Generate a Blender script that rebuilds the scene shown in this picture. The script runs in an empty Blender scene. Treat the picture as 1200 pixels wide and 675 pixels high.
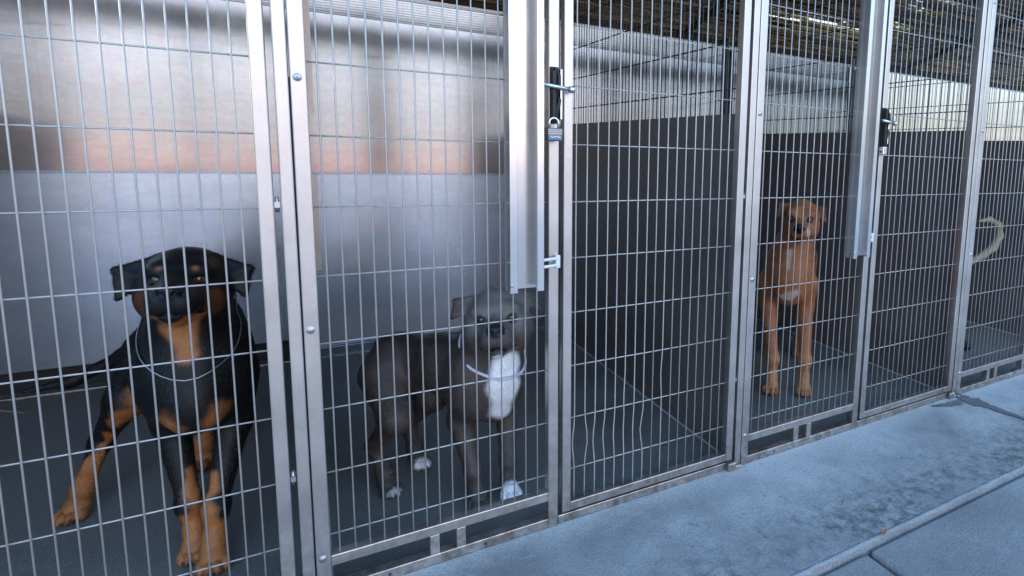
import bpy, math, random
import numpy as np
from mathutils import Vector, Matrix

random.seed(7)
rng = np.random.RandomState(11)
scene = bpy.context.scene
col = scene.collection
R = math.radians

# ------------------------------------------------------------------ basics
W = 1.22          # width of one kennel
DEPTH = 1.85      # depth of a kennel
STEP = 0.1515     # spacing of the horizontal wires
VSTEP = 0.0313    # spacing of the upright wires


def tag(o, label=None, cat=None, group=None, kind=None):
    if label: o['label'] = label
    if cat: o['category'] = cat
    if group: o['group'] = group
    if kind: o['kind'] = kind
    return o


def empty(name, loc=(0, 0, 0)):
    o = bpy.data.objects.new(name, None)
    o.empty_display_size = 0.1
    col.objects.link(o)
    o.location = loc
    return o


def copy_tree(o, parent=None):
    c = o.copy()
    col.objects.link(c)
    c.parent = parent
    for ch in list(o.children):
        copy_tree(ch, c)
    return c


class MB:
    """collects boxes and tubes, links them as one mesh"""
    def __init__(self):
        self.v = []; self.f = []; self.smooth = []

    def box(self, x0, x1, y0, y1, z0, z1):
        b = len(self.v)
        self.v += [(x0, y0, z0), (x1, y0, z0), (x1, y1, z0), (x0, y1, z0),
                   (x0, y0, z1), (x1, y0, z1), (x1, y1, z1), (x0, y1, z1)]
        for q in ((0, 3, 2, 1), (4, 5, 6, 7), (0, 1, 5, 4), (1, 2, 6, 5), (2, 3, 7, 6), (3, 0, 4, 7)):
            self.f.append([b + i for i in q]); self.smooth.append(False)
        return self

    def tube(self, pts, r, n=8, closed=False, caps=True):
        pts = [Vector(p) for p in pts]
        rs = r if isinstance(r, (list, tuple)) else [r] * len(pts)
        b = len(self.v); m = len(pts)
        ref = None
        for i, p in enumerate(pts):
            if closed:
                d = (pts[(i + 1) % m] - pts[i - 1]).normalized()
            else:
                d = (pts[min(i + 1, m - 1)] - pts[max(i - 1, 0)]).normalized()
            if ref is None:
                ref = d.orthogonal().normalized()
            ref = (ref - d * ref.dot(d))
            if ref.length < 1e-6: ref = d.orthogonal()
            ref.normalize()
            s = d.cross(ref)
            for k in range(n):
                a = 2 * math.pi * k / n
                self.v.append(tuple(p + (ref * math.cos(a) + s * math.sin(a)) * rs[i]))
        for i in range(m if closed else m - 1):
            j = (i + 1) % m
            for k in range(n):
                l = (k + 1) % n
                self.f.append([b + i * n + k, b + i * n + l, b + j * n + l, b + j * n + k]); self.smooth.append(True)
        if caps and not closed:
            self.f.append([b + k for k in range(n)][::-1]); self.smooth.append(False)
            self.f.append([b + (m - 1) * n + k for k in range(n)]); self.smooth.append(False)
        return self

    def lathe(self, prof, c, axis, n=16):
        """prof: list of (distance along axis, radius)"""
        axis = Vector(axis).normalized(); c = Vector(c)
        self.tube([c + axis * h for h, r in prof], [max(r, 1e-4) for h, r in prof], n)
        return self

    def prism(self, poly, y0, y1):
        """poly in (x,z), extruded along y"""
        b = len(self.v); n = len(poly)
        self.v += [(x, y0, z) for x, z in poly] + [(x, y1, z) for x, z in poly]
        self.f.append([b + i for i in range(n)]); self.smooth.append(False)
        self.f.append([b + n + i for i in range(n)][::-1]); self.smooth.append(False)
        for i in range(n):
            j = (i + 1) % n
            self.f.append([b + j, b + i, b + n + i, b + n + j]); self.smooth.append(False)
        return self

    def prism_yz(self, poly, x0, x1):
        """poly in (y,z), extruded along x"""
        b = len(self.v); n = len(poly)
        self.v += [(x0, y, z) for y, z in poly] + [(x1, y, z) for y, z in poly]
        self.f.append([b + i for i in range(n)][::-1]); self.smooth.append(False)
        self.f.append([b + n + i for i in range(n)]); self.smooth.append(False)
        for i in range(n):
            j = (i + 1) % n
            self.f.append([b + i, b + j, b + n + j, b + n + i]); self.smooth.append(False)
        return self

    def prism_xy(self, poly, z0, z1):
        b = len(self.v); n = len(poly)
        self.v += [(x, y, z0) for x, y in poly] + [(x, y, z1) for x, y in poly]
        self.f.append([b + i for i in range(n)][::-1]); self.smooth.append(False)
        self.f.append([b + n + i for i in range(n)]); self.smooth.append(False)
        for i in range(n):
            j = (i + 1) % n
            self.f.append([b + i, b + j, b + n + j, b + n + i]); self.smooth.append(False)
        return self

    def build(self, name, mat, parent=None, bevel=0, loc=None, seg=2):
        me = bpy.data.meshes.new(name)
        me.from_pydata(self.v, [], self.f)
        me.polygons.foreach_set('use_smooth', self.smooth)
        me.update()
        me.materials.append(mat)
        o = bpy.data.objects.new(name, me)
        col.objects.link(o)
        if parent: o.parent = parent
        if loc: o.location = loc
        if bevel:
            m = o.modifiers.new('bevel', 'BEVEL')
            m.width = bevel; m.segments = seg; m.limit_method = 'ANGLE'; m.angle_limit = R(40)
        return o


# ------------------------------------------------------------------ materials
def new_mat(name):
    m = bpy.data.materials.new(name); m.use_nodes = True
    nt = m.node_tree; nt.nodes.clear()
    out = nt.nodes.new('ShaderNodeOutputMaterial')
    p = nt.nodes.new('ShaderNodeBsdfPrincipled')
    nt.links.new(p.outputs[0], out.inputs[0])
    return m, nt, p


def node(nt, t, **kw):
    n = nt.nodes.new(t)
    for k, v in kw.items():
        if k in n.inputs: n.inputs[k].default_value = v
        else: setattr(n, k, v)
    return n


def coords(nt, scale=(1, 1, 1), world=True):
    """world position, so that patterns never repeat between copies"""
    g = nt.nodes.new('ShaderNodeNewGeometry')
    mp = nt.nodes.new('ShaderNodeMapping')
    mp.inputs['Scale'].default_value = scale
    nt.links.new(g.outputs['Position'], mp.inputs['Vector'])
    return mp.outputs[0]


def noise(nt, vec, scale, detail=4, rough=0.55, dist=0.0):
    n = node(nt, 'ShaderNodeTexNoise', Scale=scale, Detail=detail, Roughness=rough, Distortion=dist)
    nt.links.new(vec, n.inputs['Vector'])
    return n.outputs['Fac']


def ramp(nt, fac, stops):
    r = nt.nodes.new('ShaderNodeValToRGB')
    e = r.color_ramp.elements
    while len(e) < len(stops): e.new(0.5)
    for i, (p, c) in enumerate(stops):
        e[i].position = p
        e[i].color = (c[0], c[1], c[2], 1) if hasattr(c, '__len__') else (c, c, c, 1)
    nt.links.new(fac, r.inputs[0])
    return r.outputs[0]


def mix(nt, fac, a, b, mode='MIX'):
    n = nt.nodes.new('ShaderNodeMix'); n.data_type = 'RGBA'; n.blend_type = mode
    for sock, val in ((n.inputs[0], fac), (n.inputs[6], a), (n.inputs[7], b)):
        if isinstance(val, bpy.types.NodeSocket): nt.links.new(val, sock)
        elif isinstance(val, (int, float)): sock.default_value = val if sock == n.inputs[0] else (val, val, val, 1)
        else: sock.default_value = (*val, 1)
    return n.outputs[2]


def bump(nt, p, h, strength=0.2, dist=0.01, normal=None):
    b = node(nt, 'ShaderNodeBump', Strength=strength, Distance=dist)
    nt.links.new(h, b.inputs['Height'])
    if normal: nt.links.new(normal, b.inputs['Normal'])
    nt.links.new(b.outputs[0], p.inputs['Normal'])
    return b.outputs[0]


def metal_mat(name, colour, rough, var=0.12, metallic=1.0, wave=0.0, dirt=0.25, scale=6.0):
    m, nt, p = new_mat(name)
    v = coords(nt)
    n1 = noise(nt, v, scale, 6, 0.6)
    n2 = noise(nt, v, scale * 14, 4, 0.6)
    dk = tuple(c * (1 - dirt) for c in colour)
    c = mix(nt, ramp(nt, n1, [(0.3, 0), (0.7, 1)]), dk, colour)
    c = mix(nt, ramp(nt, n2, [(0.55, 0), (0.8, 0.35)]), c, tuple(min(1, x * 1.06) for x in colour))
    # grime settles low down; odd rust freckles
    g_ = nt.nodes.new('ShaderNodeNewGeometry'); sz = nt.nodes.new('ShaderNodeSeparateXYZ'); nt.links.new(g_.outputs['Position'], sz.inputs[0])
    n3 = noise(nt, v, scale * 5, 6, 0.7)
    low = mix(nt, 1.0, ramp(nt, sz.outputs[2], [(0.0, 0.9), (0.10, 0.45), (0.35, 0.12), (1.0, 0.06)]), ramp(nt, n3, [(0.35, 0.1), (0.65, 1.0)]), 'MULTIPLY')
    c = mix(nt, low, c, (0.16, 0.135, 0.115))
    n4 = noise(nt, v, 48, 3, 0.6)
    c = mix(nt, ramp(nt, n4, [(0.74, 0), (0.80, 0.5)]), c, (0.22, 0.11, 0.06))
    nt.links.new(c, p.inputs['Base Color'])
    p.inputs['Metallic'].default_value = metallic
    r = nt.nodes.new('ShaderNodeMapRange')
    r.inputs[3].default_value = max(0.02, rough - var); r.inputs[4].default_value = rough + var
    nt.links.new(n1, r.inputs[0]); nt.links.new(r.outputs[0], p.inputs['Roughness'])
    if wave:
        v2 = coords(nt, (1, 1, 0.35))
        bump(nt, p, noise(nt, v2, 1.6, 2, 0.4), wave, 0.02)
    return m


M = {}
M['frame'] = metal_mat('galvanised_frame', (0.69, 0.635, 0.61), 0.40, 0.10, 0.92, dirt=0.22)
M['wire'] = metal_mat('galvanised_wire', (0.57, 0.53, 0.50), 0.40, 0.08, 0.35, dirt=0.15)
M['dark_wire'] = metal_mat('shaded_wire', (0.10, 0.10, 0.11), 0.45, 0.1, 0.8)  # divider mesh wire, its shade put into a darker colour
M['channel'] = metal_mat('channel_steel', (0.80, 0.77, 0.76), 0.22, 0.06, 0.8, 0.15, dirt=0.15, scale=4)
M['bolt'] = metal_mat('bolt_steel', (0.62, 0.61, 0.63), 0.4, 0.1, 1.0)
M['steel_dark'] = metal_mat('lock_steel', (0.22, 0.23, 0.25), 0.4, 0.1, 0.9)
M['chrome'] = metal_mat('bright_steel', (0.8, 0.8, 0.8), 0.2, 0.05, 1.0, dirt=0.1)


def wall_mat(name, base, r0, met=1.0, aniso=0.6):
    m, nt, p = new_mat(name)
    v = coords(nt)
    vs = coords(nt, (1.0, 1.0, 5.0))
    n1 = noise(nt, v, 3.2, 6, 0.62, 0.4)
    n2 = noise(nt, vs, 9, 5, 0.6)
    sp = node(nt, 'ShaderNodeTexVoronoi', Scale=55.0)
    nt.links.new(v, sp.inputs['Vector'])
    c = mix(nt, ramp(nt, n1, [(0.3, 0), (0.72, 1)]), tuple(x * 0.8 for x in base), base)
    c = mix(nt, 0.05, c, sp.outputs['Color'], 'OVERLAY')
    c = mix(nt, ramp(nt, n2, [(0.45, 0), (0.9, 0.35)]), c, tuple(x * 0.55 for x in base))
    st = noise(nt, coords(nt, (26, 1, 1.3)), 1.0, 5, 0.7, 0.3)
    c = mix(nt, ramp(nt, st, [(0.52, 0), (0.75, 0.35)]), c, tuple(x * 0.62 for x in base))
    nt.links.new(c, p.inputs['Base Color'])
    p.inputs['Metallic'].default_value = met
    r = nt.nodes.new('ShaderNodeMapRange')
    r.inputs[3].default_value = r0 - 0.03; r.inputs[4].default_value = r0 + 0.07
    nt.links.new(n1, r.inputs[0]); nt.links.new(r.outputs[0], p.inputs['Roughness'])
    p.inputs['Anisotropic'].default_value = aniso
    tg = nt.nodes.new('ShaderNodeTangent'); tg.direction_type = 'RADIAL'; tg.axis = 'Z'
    nt.links.new(tg.outputs[0], p.inputs['Tangent'])
    v2 = coords(nt, (0.5, 1, 1.4))
    bump(nt, p, noise(nt, v2, 2.0, 2, 0.4), 0.10, 0.02)
    return m


M['wall_upper'] = wall_mat('wall_sheet_upper', (0.305, 0.315, 0.345), 0.13, 0.92, 0.5)
M['wall_lower'] = wall_mat('wall_sheet_lower', (0.43, 0.515, 0.635), 0.24, 0.85, 0.0)

# dark plastic divider
m, nt, p = new_mat('divider_plastic')
v = coords(nt)
n1 = noise(nt, v, 2.5, 5, 0.6)
n2 = noise(nt, coords(nt, (1, 1, 0.12)), 40, 4, 0.6)
c = ramp(nt, n1, [(0.3, (0.105, 0.090, 0.083)), (0.7, (0.170, 0.146, 0.134))])
c = mix(nt, ramp(nt, n2, [(0.52, 0), (0.8, 0.6)]), c, (0.16, 0.15, 0.145))
n3 = noise(nt, coords(nt, (1, 9, 3)), 3.0, 7, 0.75, 1.2)
c = mix(nt, ramp(nt, n3, [(0.58, 0), (0.70, 0.5)]), c, (0.19, 0.175, 0.165))
nt.links.new(c, p.inputs['Base Color'])
nt.links.new(ramp(nt, n1, [(0.2, 0.30), (0.8, 0.5)]), p.inputs['Roughness'])
bump(nt, p, noise(nt, v, 30, 3), 0.05, 0.004)
M['divider'] = m

# kennel floor: dark damp sealed concrete
m, nt, p = new_mat('kennel_floor')
v = coords(nt)
n1 = noise(nt, v, 3.0, 7, 0.65, 0.5); n2 = noise(nt, v, 130, 3, 0.7)
c = ramp(nt, n1, [(0.28, (0.095, 0.090, 0.085)), (0.7, (0.190, 0.180, 0.167))])
c = mix(nt, ramp(nt, n2, [(0.5, 0), (0.72, 0.7)]), c, (0.26, 0.25, 0.235))
nt.links.new(c, p.inputs['Base Color'])
nt.links.new(ramp(nt, n1, [(0.3, 0.42), (0.7, 0.75)]), p.inputs['Roughness'])
bump(nt, p, n2, 0.5, 0.004)
M['kfloor'] = m


def concrete(name, lo, hi, stain=0.5, seed=0.0, edge=False):
    m, nt, p = new_mat(name)
    g = nt.nodes.new('ShaderNodeNewGeometry')
    mp = nt.nodes.new('ShaderNodeMapping'); mp.inputs['Location'].default_value = (seed, seed * 0.7, 0)
    nt.links.new(g.outputs['Position'], mp.inputs[0]); v = mp.outputs[0]
    n0 = noise(nt, v, 1.1, 5, 0.55, 0.8)
    n1 = noise(nt, v, 7.0, 8, 0.7, 0.3)
    n2 = noise(nt, v, 160, 3, 0.7)
    n3 = noise(nt, v, 24, 8, 0.78, 0.15)
    mm = nt.nodes.new('ShaderNodeMapping'); mm.inputs['Scale'].default_value = (6, 22, 1)
    nt.links.new(v, mm.inputs[0])
    n4 = noise(nt, mm.outputs[0], 2.0, 6, 0.7)
    c = ramp(nt, n0, [(0.38, lo), (0.58, hi)])
    c = mix(nt, ramp(nt, n1, [(0.42, 0), (0.68, 0.35)]), c, tuple(x * 0.55 for x in lo))
    c = mix(nt, ramp(nt, n3, [(0.56, 0), (0.70, stain)]), c, tuple(x * 0.30 for x in lo))
    c = mix(nt, ramp(nt, n4, [(0.58, 0), (0.75, 0.35)]), c, tuple(min(0.8, x * 1.35) for x in hi))
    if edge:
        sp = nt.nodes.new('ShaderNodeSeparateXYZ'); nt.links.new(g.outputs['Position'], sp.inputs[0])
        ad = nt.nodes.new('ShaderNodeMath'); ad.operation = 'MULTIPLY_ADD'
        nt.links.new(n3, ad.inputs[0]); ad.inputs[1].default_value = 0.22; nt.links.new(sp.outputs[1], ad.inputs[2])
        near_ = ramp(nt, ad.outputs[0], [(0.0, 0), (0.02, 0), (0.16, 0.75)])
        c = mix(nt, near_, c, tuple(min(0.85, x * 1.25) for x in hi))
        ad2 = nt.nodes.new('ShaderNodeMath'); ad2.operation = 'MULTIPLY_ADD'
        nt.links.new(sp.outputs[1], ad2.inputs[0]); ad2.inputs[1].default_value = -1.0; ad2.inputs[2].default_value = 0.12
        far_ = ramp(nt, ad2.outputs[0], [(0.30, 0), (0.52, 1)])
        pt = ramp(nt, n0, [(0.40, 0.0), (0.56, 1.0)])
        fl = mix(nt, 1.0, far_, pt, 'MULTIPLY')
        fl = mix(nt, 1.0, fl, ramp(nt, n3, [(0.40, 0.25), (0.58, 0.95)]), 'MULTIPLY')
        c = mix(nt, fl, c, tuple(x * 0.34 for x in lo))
    c = mix(nt, ramp(nt, n2, [(0.35, 0.5), (0.6, 0)]), c, tuple(x * 0.5 for x in lo))
    nt.links.new(c, p.inputs['Base Color'])
    nt.links.new(ramp(nt, n0, [(0.3, 0.55), (0.7, 0.85)]), p.inputs['Roughness'])
    h = mix(nt, 0.5, n2, n3)
    bump(nt, p, h, 0.7, 0.010)
    return m


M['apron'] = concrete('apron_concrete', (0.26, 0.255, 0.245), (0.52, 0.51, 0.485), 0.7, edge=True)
M['slab'] = concrete('slab_concrete', (0.24, 0.23, 0.22), (0.36, 0.35, 0.33), 0.35, 5.3)
M['ground'] = concrete('yard_ground', (0.26, 0.26, 0.26), (0.38, 0.375, 0.37), 0.3, 9.0)
M['joint'] = concrete('joint_filler', (0.02, 0.02, 0.022), (0.05, 0.05, 0.05), 0.2, 3.0)
M['nosing'] = concrete('slab_nosing', (0.20, 0.21, 0.22), (0.36, 0.37, 0.38), 0.6, 2.0)
M['damp'] = concrete('damp_stain', (0.10, 0.10, 0.105), (0.17, 0.17, 0.175), 0.4, 4.0)


def simple(name, colour, rough=0.5, metallic=0.0, var=0.25, scale=20):
    m, nt, p = new_mat(name)
    v = coords(nt)
    n = noise(nt, v, scale, 5, 0.6)
    c = mix(nt, n, tuple(x * (1 - var) for x in colour), tuple(min(1, x * (1 + var)) for x in colour))
    nt.links.new(c, p.inputs['Base Color'])
    p.inputs['Roughness'].default_value = rough
    p.inputs['Metallic'].default_value = metallic
    bump(nt, p, n, 0.1, 0.002)
    return m


M['black_rubber'] = simple('black_rubber', (0.012, 0.012, 0.013), 0.5)
M['lock_label'] = simple('lock_label', (0.12, 0.20, 0.34), 0.4)
M['lock_white'] = simple('lock_mark', (0.75, 0.78, 0.8), 0.4, var=0.05)
M['dark_slot'] = simple('dark_steel_and_shade', (0.02, 0.02, 0.023), 0.6)  # black latch plate colour, also the painted darkness of the wall gap
M['sealant'] = simple('sealant', (0.50, 0.49, 0.48), 0.5)
M['beam_paint'] = simple('beam_paint', (0.10, 0.13, 0.18), 0.6)
M['white_nylon'] = simple('white_nylon', (0.78, 0.76, 0.74), 0.35, var=0.06)
M['collar_silver'] = metal_mat('chain_collar', (0.48, 0.48, 0.50), 0.3, 0.05, 1.0)
M['collar_cloth'] = simple('collar_webbing', (0.62, 0.60, 0.72), 0.7, var=0.1)


def timber(name, a, b):
    m, nt, p = new_mat(name)
    v = coords(nt, (1, 1, 1))
    oi = nt.nodes.new('ShaderNodeNewGeometry')
    n = noise(nt, coords(nt, (2, 9, 9)), 6, 6, 0.65, 0.5)
    c = ramp(nt, n, [(0.3, a), (0.7, b)])
    hs = nt.nodes.new('ShaderNodeMix'); hs.data_type = 'RGBA'; hs.blend_type = 'MULTIPLY'
    hs.inputs[0].default_value = 0.8
    rr = ramp(nt, oi.outputs['Random Per Island'], [(0, 0.35), (1, 1.3)])
    nt.links.new(c, hs.inputs[6]); nt.links.new(rr, hs.inputs[7])
    nt.links.new(hs.outputs[2], p.inputs['Base Color'])
    p.inputs['Roughness'].default_value = 0.8
    bump(nt, p, n, 0.5, 0.004)
    return m


M['reed'] = timber('dry_reed', (0.28, 0.155, 0.068), (0.80, 0.52, 0.24))
M['old_timber'] = timber('old_timber', (0.05, 0.035, 0.022), (0.13, 0.09, 0.05))
M['pale_timber'] = timber('pale_timber', (0.42, 0.33, 0.15), (0.72, 0.62, 0.34))

m, nt, p = new_mat('translucent_strip')
v = coords(nt)
n1 = noise(nt, v, 30, 4, 0.6)
c = ramp(nt, n1, [(0.3, (0.46, 0.33, 0.10)), (0.7, (0.80, 0.62, 0.25))])
nt.links.new(c, p.inputs['Base Color']); p.inputs['Roughness'].default_value = 0.5
tr = nt.nodes.new('ShaderNodeBsdfTranslucent'); nt.links.new(c, tr.inputs[0])
ms = nt.nodes.new('ShaderNodeMixShader'); ms.inputs[0].default_value = 0.7
nt.links.new(p.outputs[0], ms.inputs[1]); nt.links.new(tr.outputs[0], ms.inputs[2])
nt.links.new(ms.outputs[0], [n for n in nt.nodes if n.type == 'OUTPUT_MATERIAL'][0].inputs[0])
M['strip'] = m

# ------------------------------------------------------------------ camera
LOC = Vector((0.02418939, -1.45974857, 1.04709961))
yaw, pit, roll = R(32.38739202), R(7.46500136), R(1.73751398)
fw = Vector((math.sin(yaw) * math.cos(pit), math.cos(yaw) * math.cos(pit), -math.sin(pit)))
rt = Vector((math.cos(yaw), -math.sin(yaw), 0)); up = rt.cross(fw)
r2 = rt * math.cos(roll) + up * math.sin(roll)
u2 = up * math.cos(roll) - rt * math.sin(roll)
cd = bpy.data.cameras.new('camera')
cam = bpy.data.objects.new('camera', cd); col.objects.link(cam)
mt = Matrix((r2, u2, -fw)).transposed().to_4x4(); mt.translation = LOC
cam.matrix_world = mt
cd.sensor_fit = 'HORIZONTAL'; cd.sensor_width = 36
cd.lens = 689.52591912 / 1200 * 36
cd.shift_x = (600 - 797.009) / 1200
cd.shift_y = (268.989 - 337.5) / 1200
cd.clip_start = 0.02; cd.clip_end = 3000
scene.camera = cam

# ------------------------------------------------------------------ light
SUN_EL, SUN_AZ = R(16.0), R(-50)      # low evening sun behind the kennels: the front is in open shade
w = bpy.data.worlds.new('World'); scene.world = w; w.use_nodes = True
nt = w.node_tree; nt.nodes.clear()
wo = nt.nodes.new('ShaderNodeOutputWorld'); bg = nt.nodes.new('ShaderNodeBackground')
sky = nt.nodes.new('ShaderNodeTexSky'); sky.sky_type = 'NISHITA'
sky.sun_disc = False; sky.sun_elevation = SUN_EL; sky.sun_rotation = SUN_AZ
sky.air_density = 1.2; sky.dust_density = 0.6; sky.ozone_density = 1.5
tint = mix(nt, 1.0, sky.outputs[0], (4.7, 6.5, 7.8), 'MULTIPLY')
geo = nt.nodes.new('ShaderNodeTexCoord'); sep = nt.nodes.new('ShaderNodeSeparateXYZ')
nt.links.new(geo.outputs['Generated'], sep.inputs[0])
# evening haze: a rosy band low over the horizon, thinning upwards, with thin cloud streaks
mpw = nt.nodes.new('ShaderNodeMapping'); mpw.inputs['Scale'].default_value = (2.0, 2.0, 22.0)
nt.links.new(geo.outputs['Generated'], mpw.inputs[0])
cn = noise(nt, mpw.outputs[0], 1.4, 5, 0.55)
band = ramp(nt, sep.outputs[2], [(0.0, (0.58, 0.50, 0.50)), (0.016, (1.15, 0.60, 0.48)), (0.040, (0.66, 0.60, 0.61)), (0.09, (0.72, 0.70, 0.73)), (0.17, (0.96, 0.95, 0.97)), (0.40, (0.95, 0.95, 0.98))])
amt = ramp(nt, sep.outputs[2], [(0.0, 0.97), (0.15, 0.9), (0.40, 0.6), (0.72, 0.0)])
band2 = ramp(nt, sep.outputs[2], [(0.0, (0.50, 0.50, 0.53)), (0.09, (0.66, 0.67, 0.72)), (0.17, (0.90, 0.93, 0.98)), (0.40, (0.92, 0.95, 1.0))])
dt0 = nt.nodes.new('ShaderNodeVectorMath'); dt0.operation = 'DOT_PRODUCT'; dt0.inputs[1].default_value = (0.05, -1.0, 0.0)
nt.links.new(geo.outputs['Generated'], dt0.inputs[0])
band = mix(nt, ramp(nt, dt0.outputs['Value'], [(0.82, 0), (0.95, 1)]), band2, band)
lum = mix(nt, 1.0, band, ramp(nt, cn, [(0.3, 0.75), (0.7, 1.15)]), 'MULTIPLY')
dt = nt.nodes.new('ShaderNodeVectorMath'); dt.operation = 'DOT_PRODUCT'; dt.inputs[1].default_value = (0.05, -1.0, 0.0)
nt.links.new(geo.outputs['Generated'], dt.inputs[0])
lum = mix(nt, 1.0, lum, ramp(nt, dt.outputs['Value'], [(0.0, 0.3), (0.68, 0.24), (0.80, 0.46), (0.88, 0.68), (0.97, 1.1), (1.0, 1.15)]), 'MULTIPLY')
lum = mix(nt, 1.0, lum, (26.0, 24.2, 23.2), 'MULTIPLY')
skyc = mix(nt, amt, tint, lum)
nt.links.new(skyc, bg.inputs[0]); nt.links.new(bg.outputs[0], wo.inputs[0])
bg.inputs[1].default_value = 0.15
ld = bpy.data.lights.new('sun', 'SUN'); sun = bpy.data.objects.new('sun', ld); col.objects.link(sun)
ld.energy = 3.0; ld.angle = R(0.6); ld.color = (1.0, 0.84, 0.62)
sdir = Vector((math.sin(SUN_AZ) * math.cos(SUN_EL), math.cos(SUN_AZ) * math.cos(SUN_EL), math.sin(SUN_EL)))
sun.rotation_euler = (-sdir).to_track_quat('-Z', 'Y').to_euler()
scene.view_settings.view_transform = 'Standard'; scene.view_settings.look = 'None'
scene.cycles.max_bounces = 7; scene.cycles.diffuse_bounces = 3; scene.cycles.glossy_bounces = 4; scene.cycles.transmission_bounces = 5
scene.view_settings.exposure = 0; scene.view_settings.gamma = 1

# ------------------------------------------------------------------ ground
MB().box(-600, 600, -600, 600, -0.30, -0.09).build('ground', M['ground'])['kind'] = 'structure'


def slab(name, poly, z0, z1, mat, bev=0.006):
    o = MB().prism_xy(poly, z0, z1).build(name, mat, bevel=bev)
    o['kind'] = 'structure'; return o


APX = 2.475
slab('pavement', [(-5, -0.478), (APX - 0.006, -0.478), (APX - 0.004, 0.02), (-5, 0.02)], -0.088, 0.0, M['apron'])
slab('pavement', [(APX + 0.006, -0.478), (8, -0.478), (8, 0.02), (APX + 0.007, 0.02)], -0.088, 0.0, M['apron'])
# rounded light nosing along the edge of the upper slab
r_ = random.Random(21)
rings = []; x = -5.0
while x < 8.0:
    k = 1 if -0.2 < x < 3.6 else 0
    rings.append((x, r_.uniform(-0.0022, 0.0022) * k, r_.uniform(-0.0020, 0.0016) * k)); x += 0.035 if k else 0.4
vs = []; fs = []
for (x, dy, dz) in rings:
    sec = [(-0.4783, -0.05), (-0.4783, 0.0008)] + [(-0.4820 - dy - 0.0075 * math.sin(a), -0.0070 + dz + 0.0078 * math.cos(a)) for a in [i * math.pi / 10 for i in range(0, 6)]] + [(-0.4890, -0.05)]
    vs += [(x, y, z) for y, z in sec]
m_ = len(sec)
for i in range(len(rings) - 1):
    for k in range(m_ - 1):
        fs.append([i * m_ + k, i * m_ + k + 1, (i + 1) * m_ + k + 1, (i + 1) * m_ + k])
me = bpy.data.meshes.new('pavement_nosing'); me.from_pydata(vs, [], fs); me.polygons.foreach_set('use_smooth', [True] * len(fs))
me.materials.append(M['nosing']); o = bpy.data.objects.new('pavement_nosing', me); col.objects.link(o); o['kind'] = 'structure'
slab('pavement', [(-5, -3.6), (1.262, -3.6), (1.268, -0.497), (-5, -0.497)], -0.088, -0.020, M['slab'], 0.010)
slab('pavement', [(1.283, -3.6), (8, -3.6), (8, -0.497), (1.283, -0.497)], -0.088, -0.018, M['slab'], 0.010)
slab('kennel_floor', [(-1.5, 0.022), (6.2, 0.022), (6.2, DEPTH + 0.5), (-1.5, DEPTH + 0.5)], -0.088, 0.0, M['kfloor'], 0.004)

# damp stains and joint on the pavement: thin irregular sheets
def blob(name, pts, z, mat):
    me = bpy.data.meshes.new(name)
    me.from_pydata([(x, y, z) for x, y in pts], [], [list(range(len(pts)))])
    me.materials.append(mat); o = bpy.data.objects.new(name, me); col.objects.link(o)
    o['kind'] = 'structure'; return o


def stain_path(pts, wd, seed):
    r = random.Random(seed); L = []; Rr = []
    n = 26
    for i in range(n + 1):
        t = i / n * (len(pts) - 1); k = min(int(t), len(pts) - 2); f = t - k
        p = Vector(pts[k]).lerp(Vector(pts[k + 1]), f)
        d = (Vector(pts[k + 1]) - Vector(pts[k])).normalized(); s = Vector((-d.y, d.x))
        ww = (wd[k] * (1 - f) + wd[k + 1] * f)
        L.append(tuple(p + s * ww * r.uniform(0.6, 1.2))); Rr.append(tuple(p - s * ww * r.uniform(0.6, 1.2)))
    return L + Rr[::-1]


blob('damp_patch', stain_path([(2.455, -0.015), (2.45, -0.08), (2.463, -0.15), (2.474, -0.28), (2.475, -0.47)], [0.03, 0.05, 0.022, 0.014, 0.006], 3), 0.004, M['damp'])
blob('damp_patch', stain_path([(2.24, -0.018), (2.32, -0.045), (2.38, -0.05), (2.42, -0.03)], [0.004, 0.018, 0.022, 0.004], 5), 0.004, M['damp'])

# ------------------------------------------------------------------ kennel front
FT = 0.0; FB = 0.030          # front and back face of the tubes
TOP = 1.98


def bolt_mb(x, z, r=0.0085, y=0.0):
    mb = MB()
    mb.lathe([(0.001, r * 1.0), (-0.0010, r * 1.0), (-0.0014, r * 0.92), (-0.0012, r * 0.78), (-0.0024, r * 0.70), (-0.0032, r * 0.5), (-0.0034, r * 0.2)], (x, y, z), (0, 1, 0), 20)
    mb.lathe([(-0.0030, r * 0.24), (-0.0042, r * 0.22), (-0.0042, 0.0002)], (x, y, z), (0, 1, 0), 8)
    return mb


def wires(x0, x1, z0, z1, first, bends=None, yc=0.016, rad=0.0018, hz=None):
    mb = MB(); x = first; i = 0
    bends = bends or {}
    while x < x1 - 0.004:
        r = random.Random(int(x * 1e4))
        j = lambda s: r.uniform(-s, s)
        if i in bends:
            pts = []
            n = 60
            for k in range(n + 1):
                z = z0 + (z1 - z0) * k / n
                off = 0
                for (zc, hw, a) in bends[i]:
                    t = abs(z - zc) / hw
                    if t < 1: off += a * (0.5 + 0.5 * math.cos(math.pi * t))
                pts.append((x + off, yc - 0.003, z))
            mb.tube(pts, rad, 8)
        else:
            xm = x + j(0.0012)
            mb.tube([(x + j(0.0008), yc - 0.003, z0), (xm, yc - 0.003 + j(0.001), (z0 + z1) / 2), (x + j(0.0008), yc - 0.003, z1)], rad, 8)
        x += VSTEP; i += 1
    k = 1
    while k * STEP < z1:
        z = k * STEP - 0.0015
        if z > z0:
            mb.tube([(x0, yc + 0.0015, z), ((x0 + x1) / 2, yc + 0.0015, z + random.uniform(-.0008, .0008)), (x1, yc + 0.0015, z)], rad, 8)
        k += 1
    return mb


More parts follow.
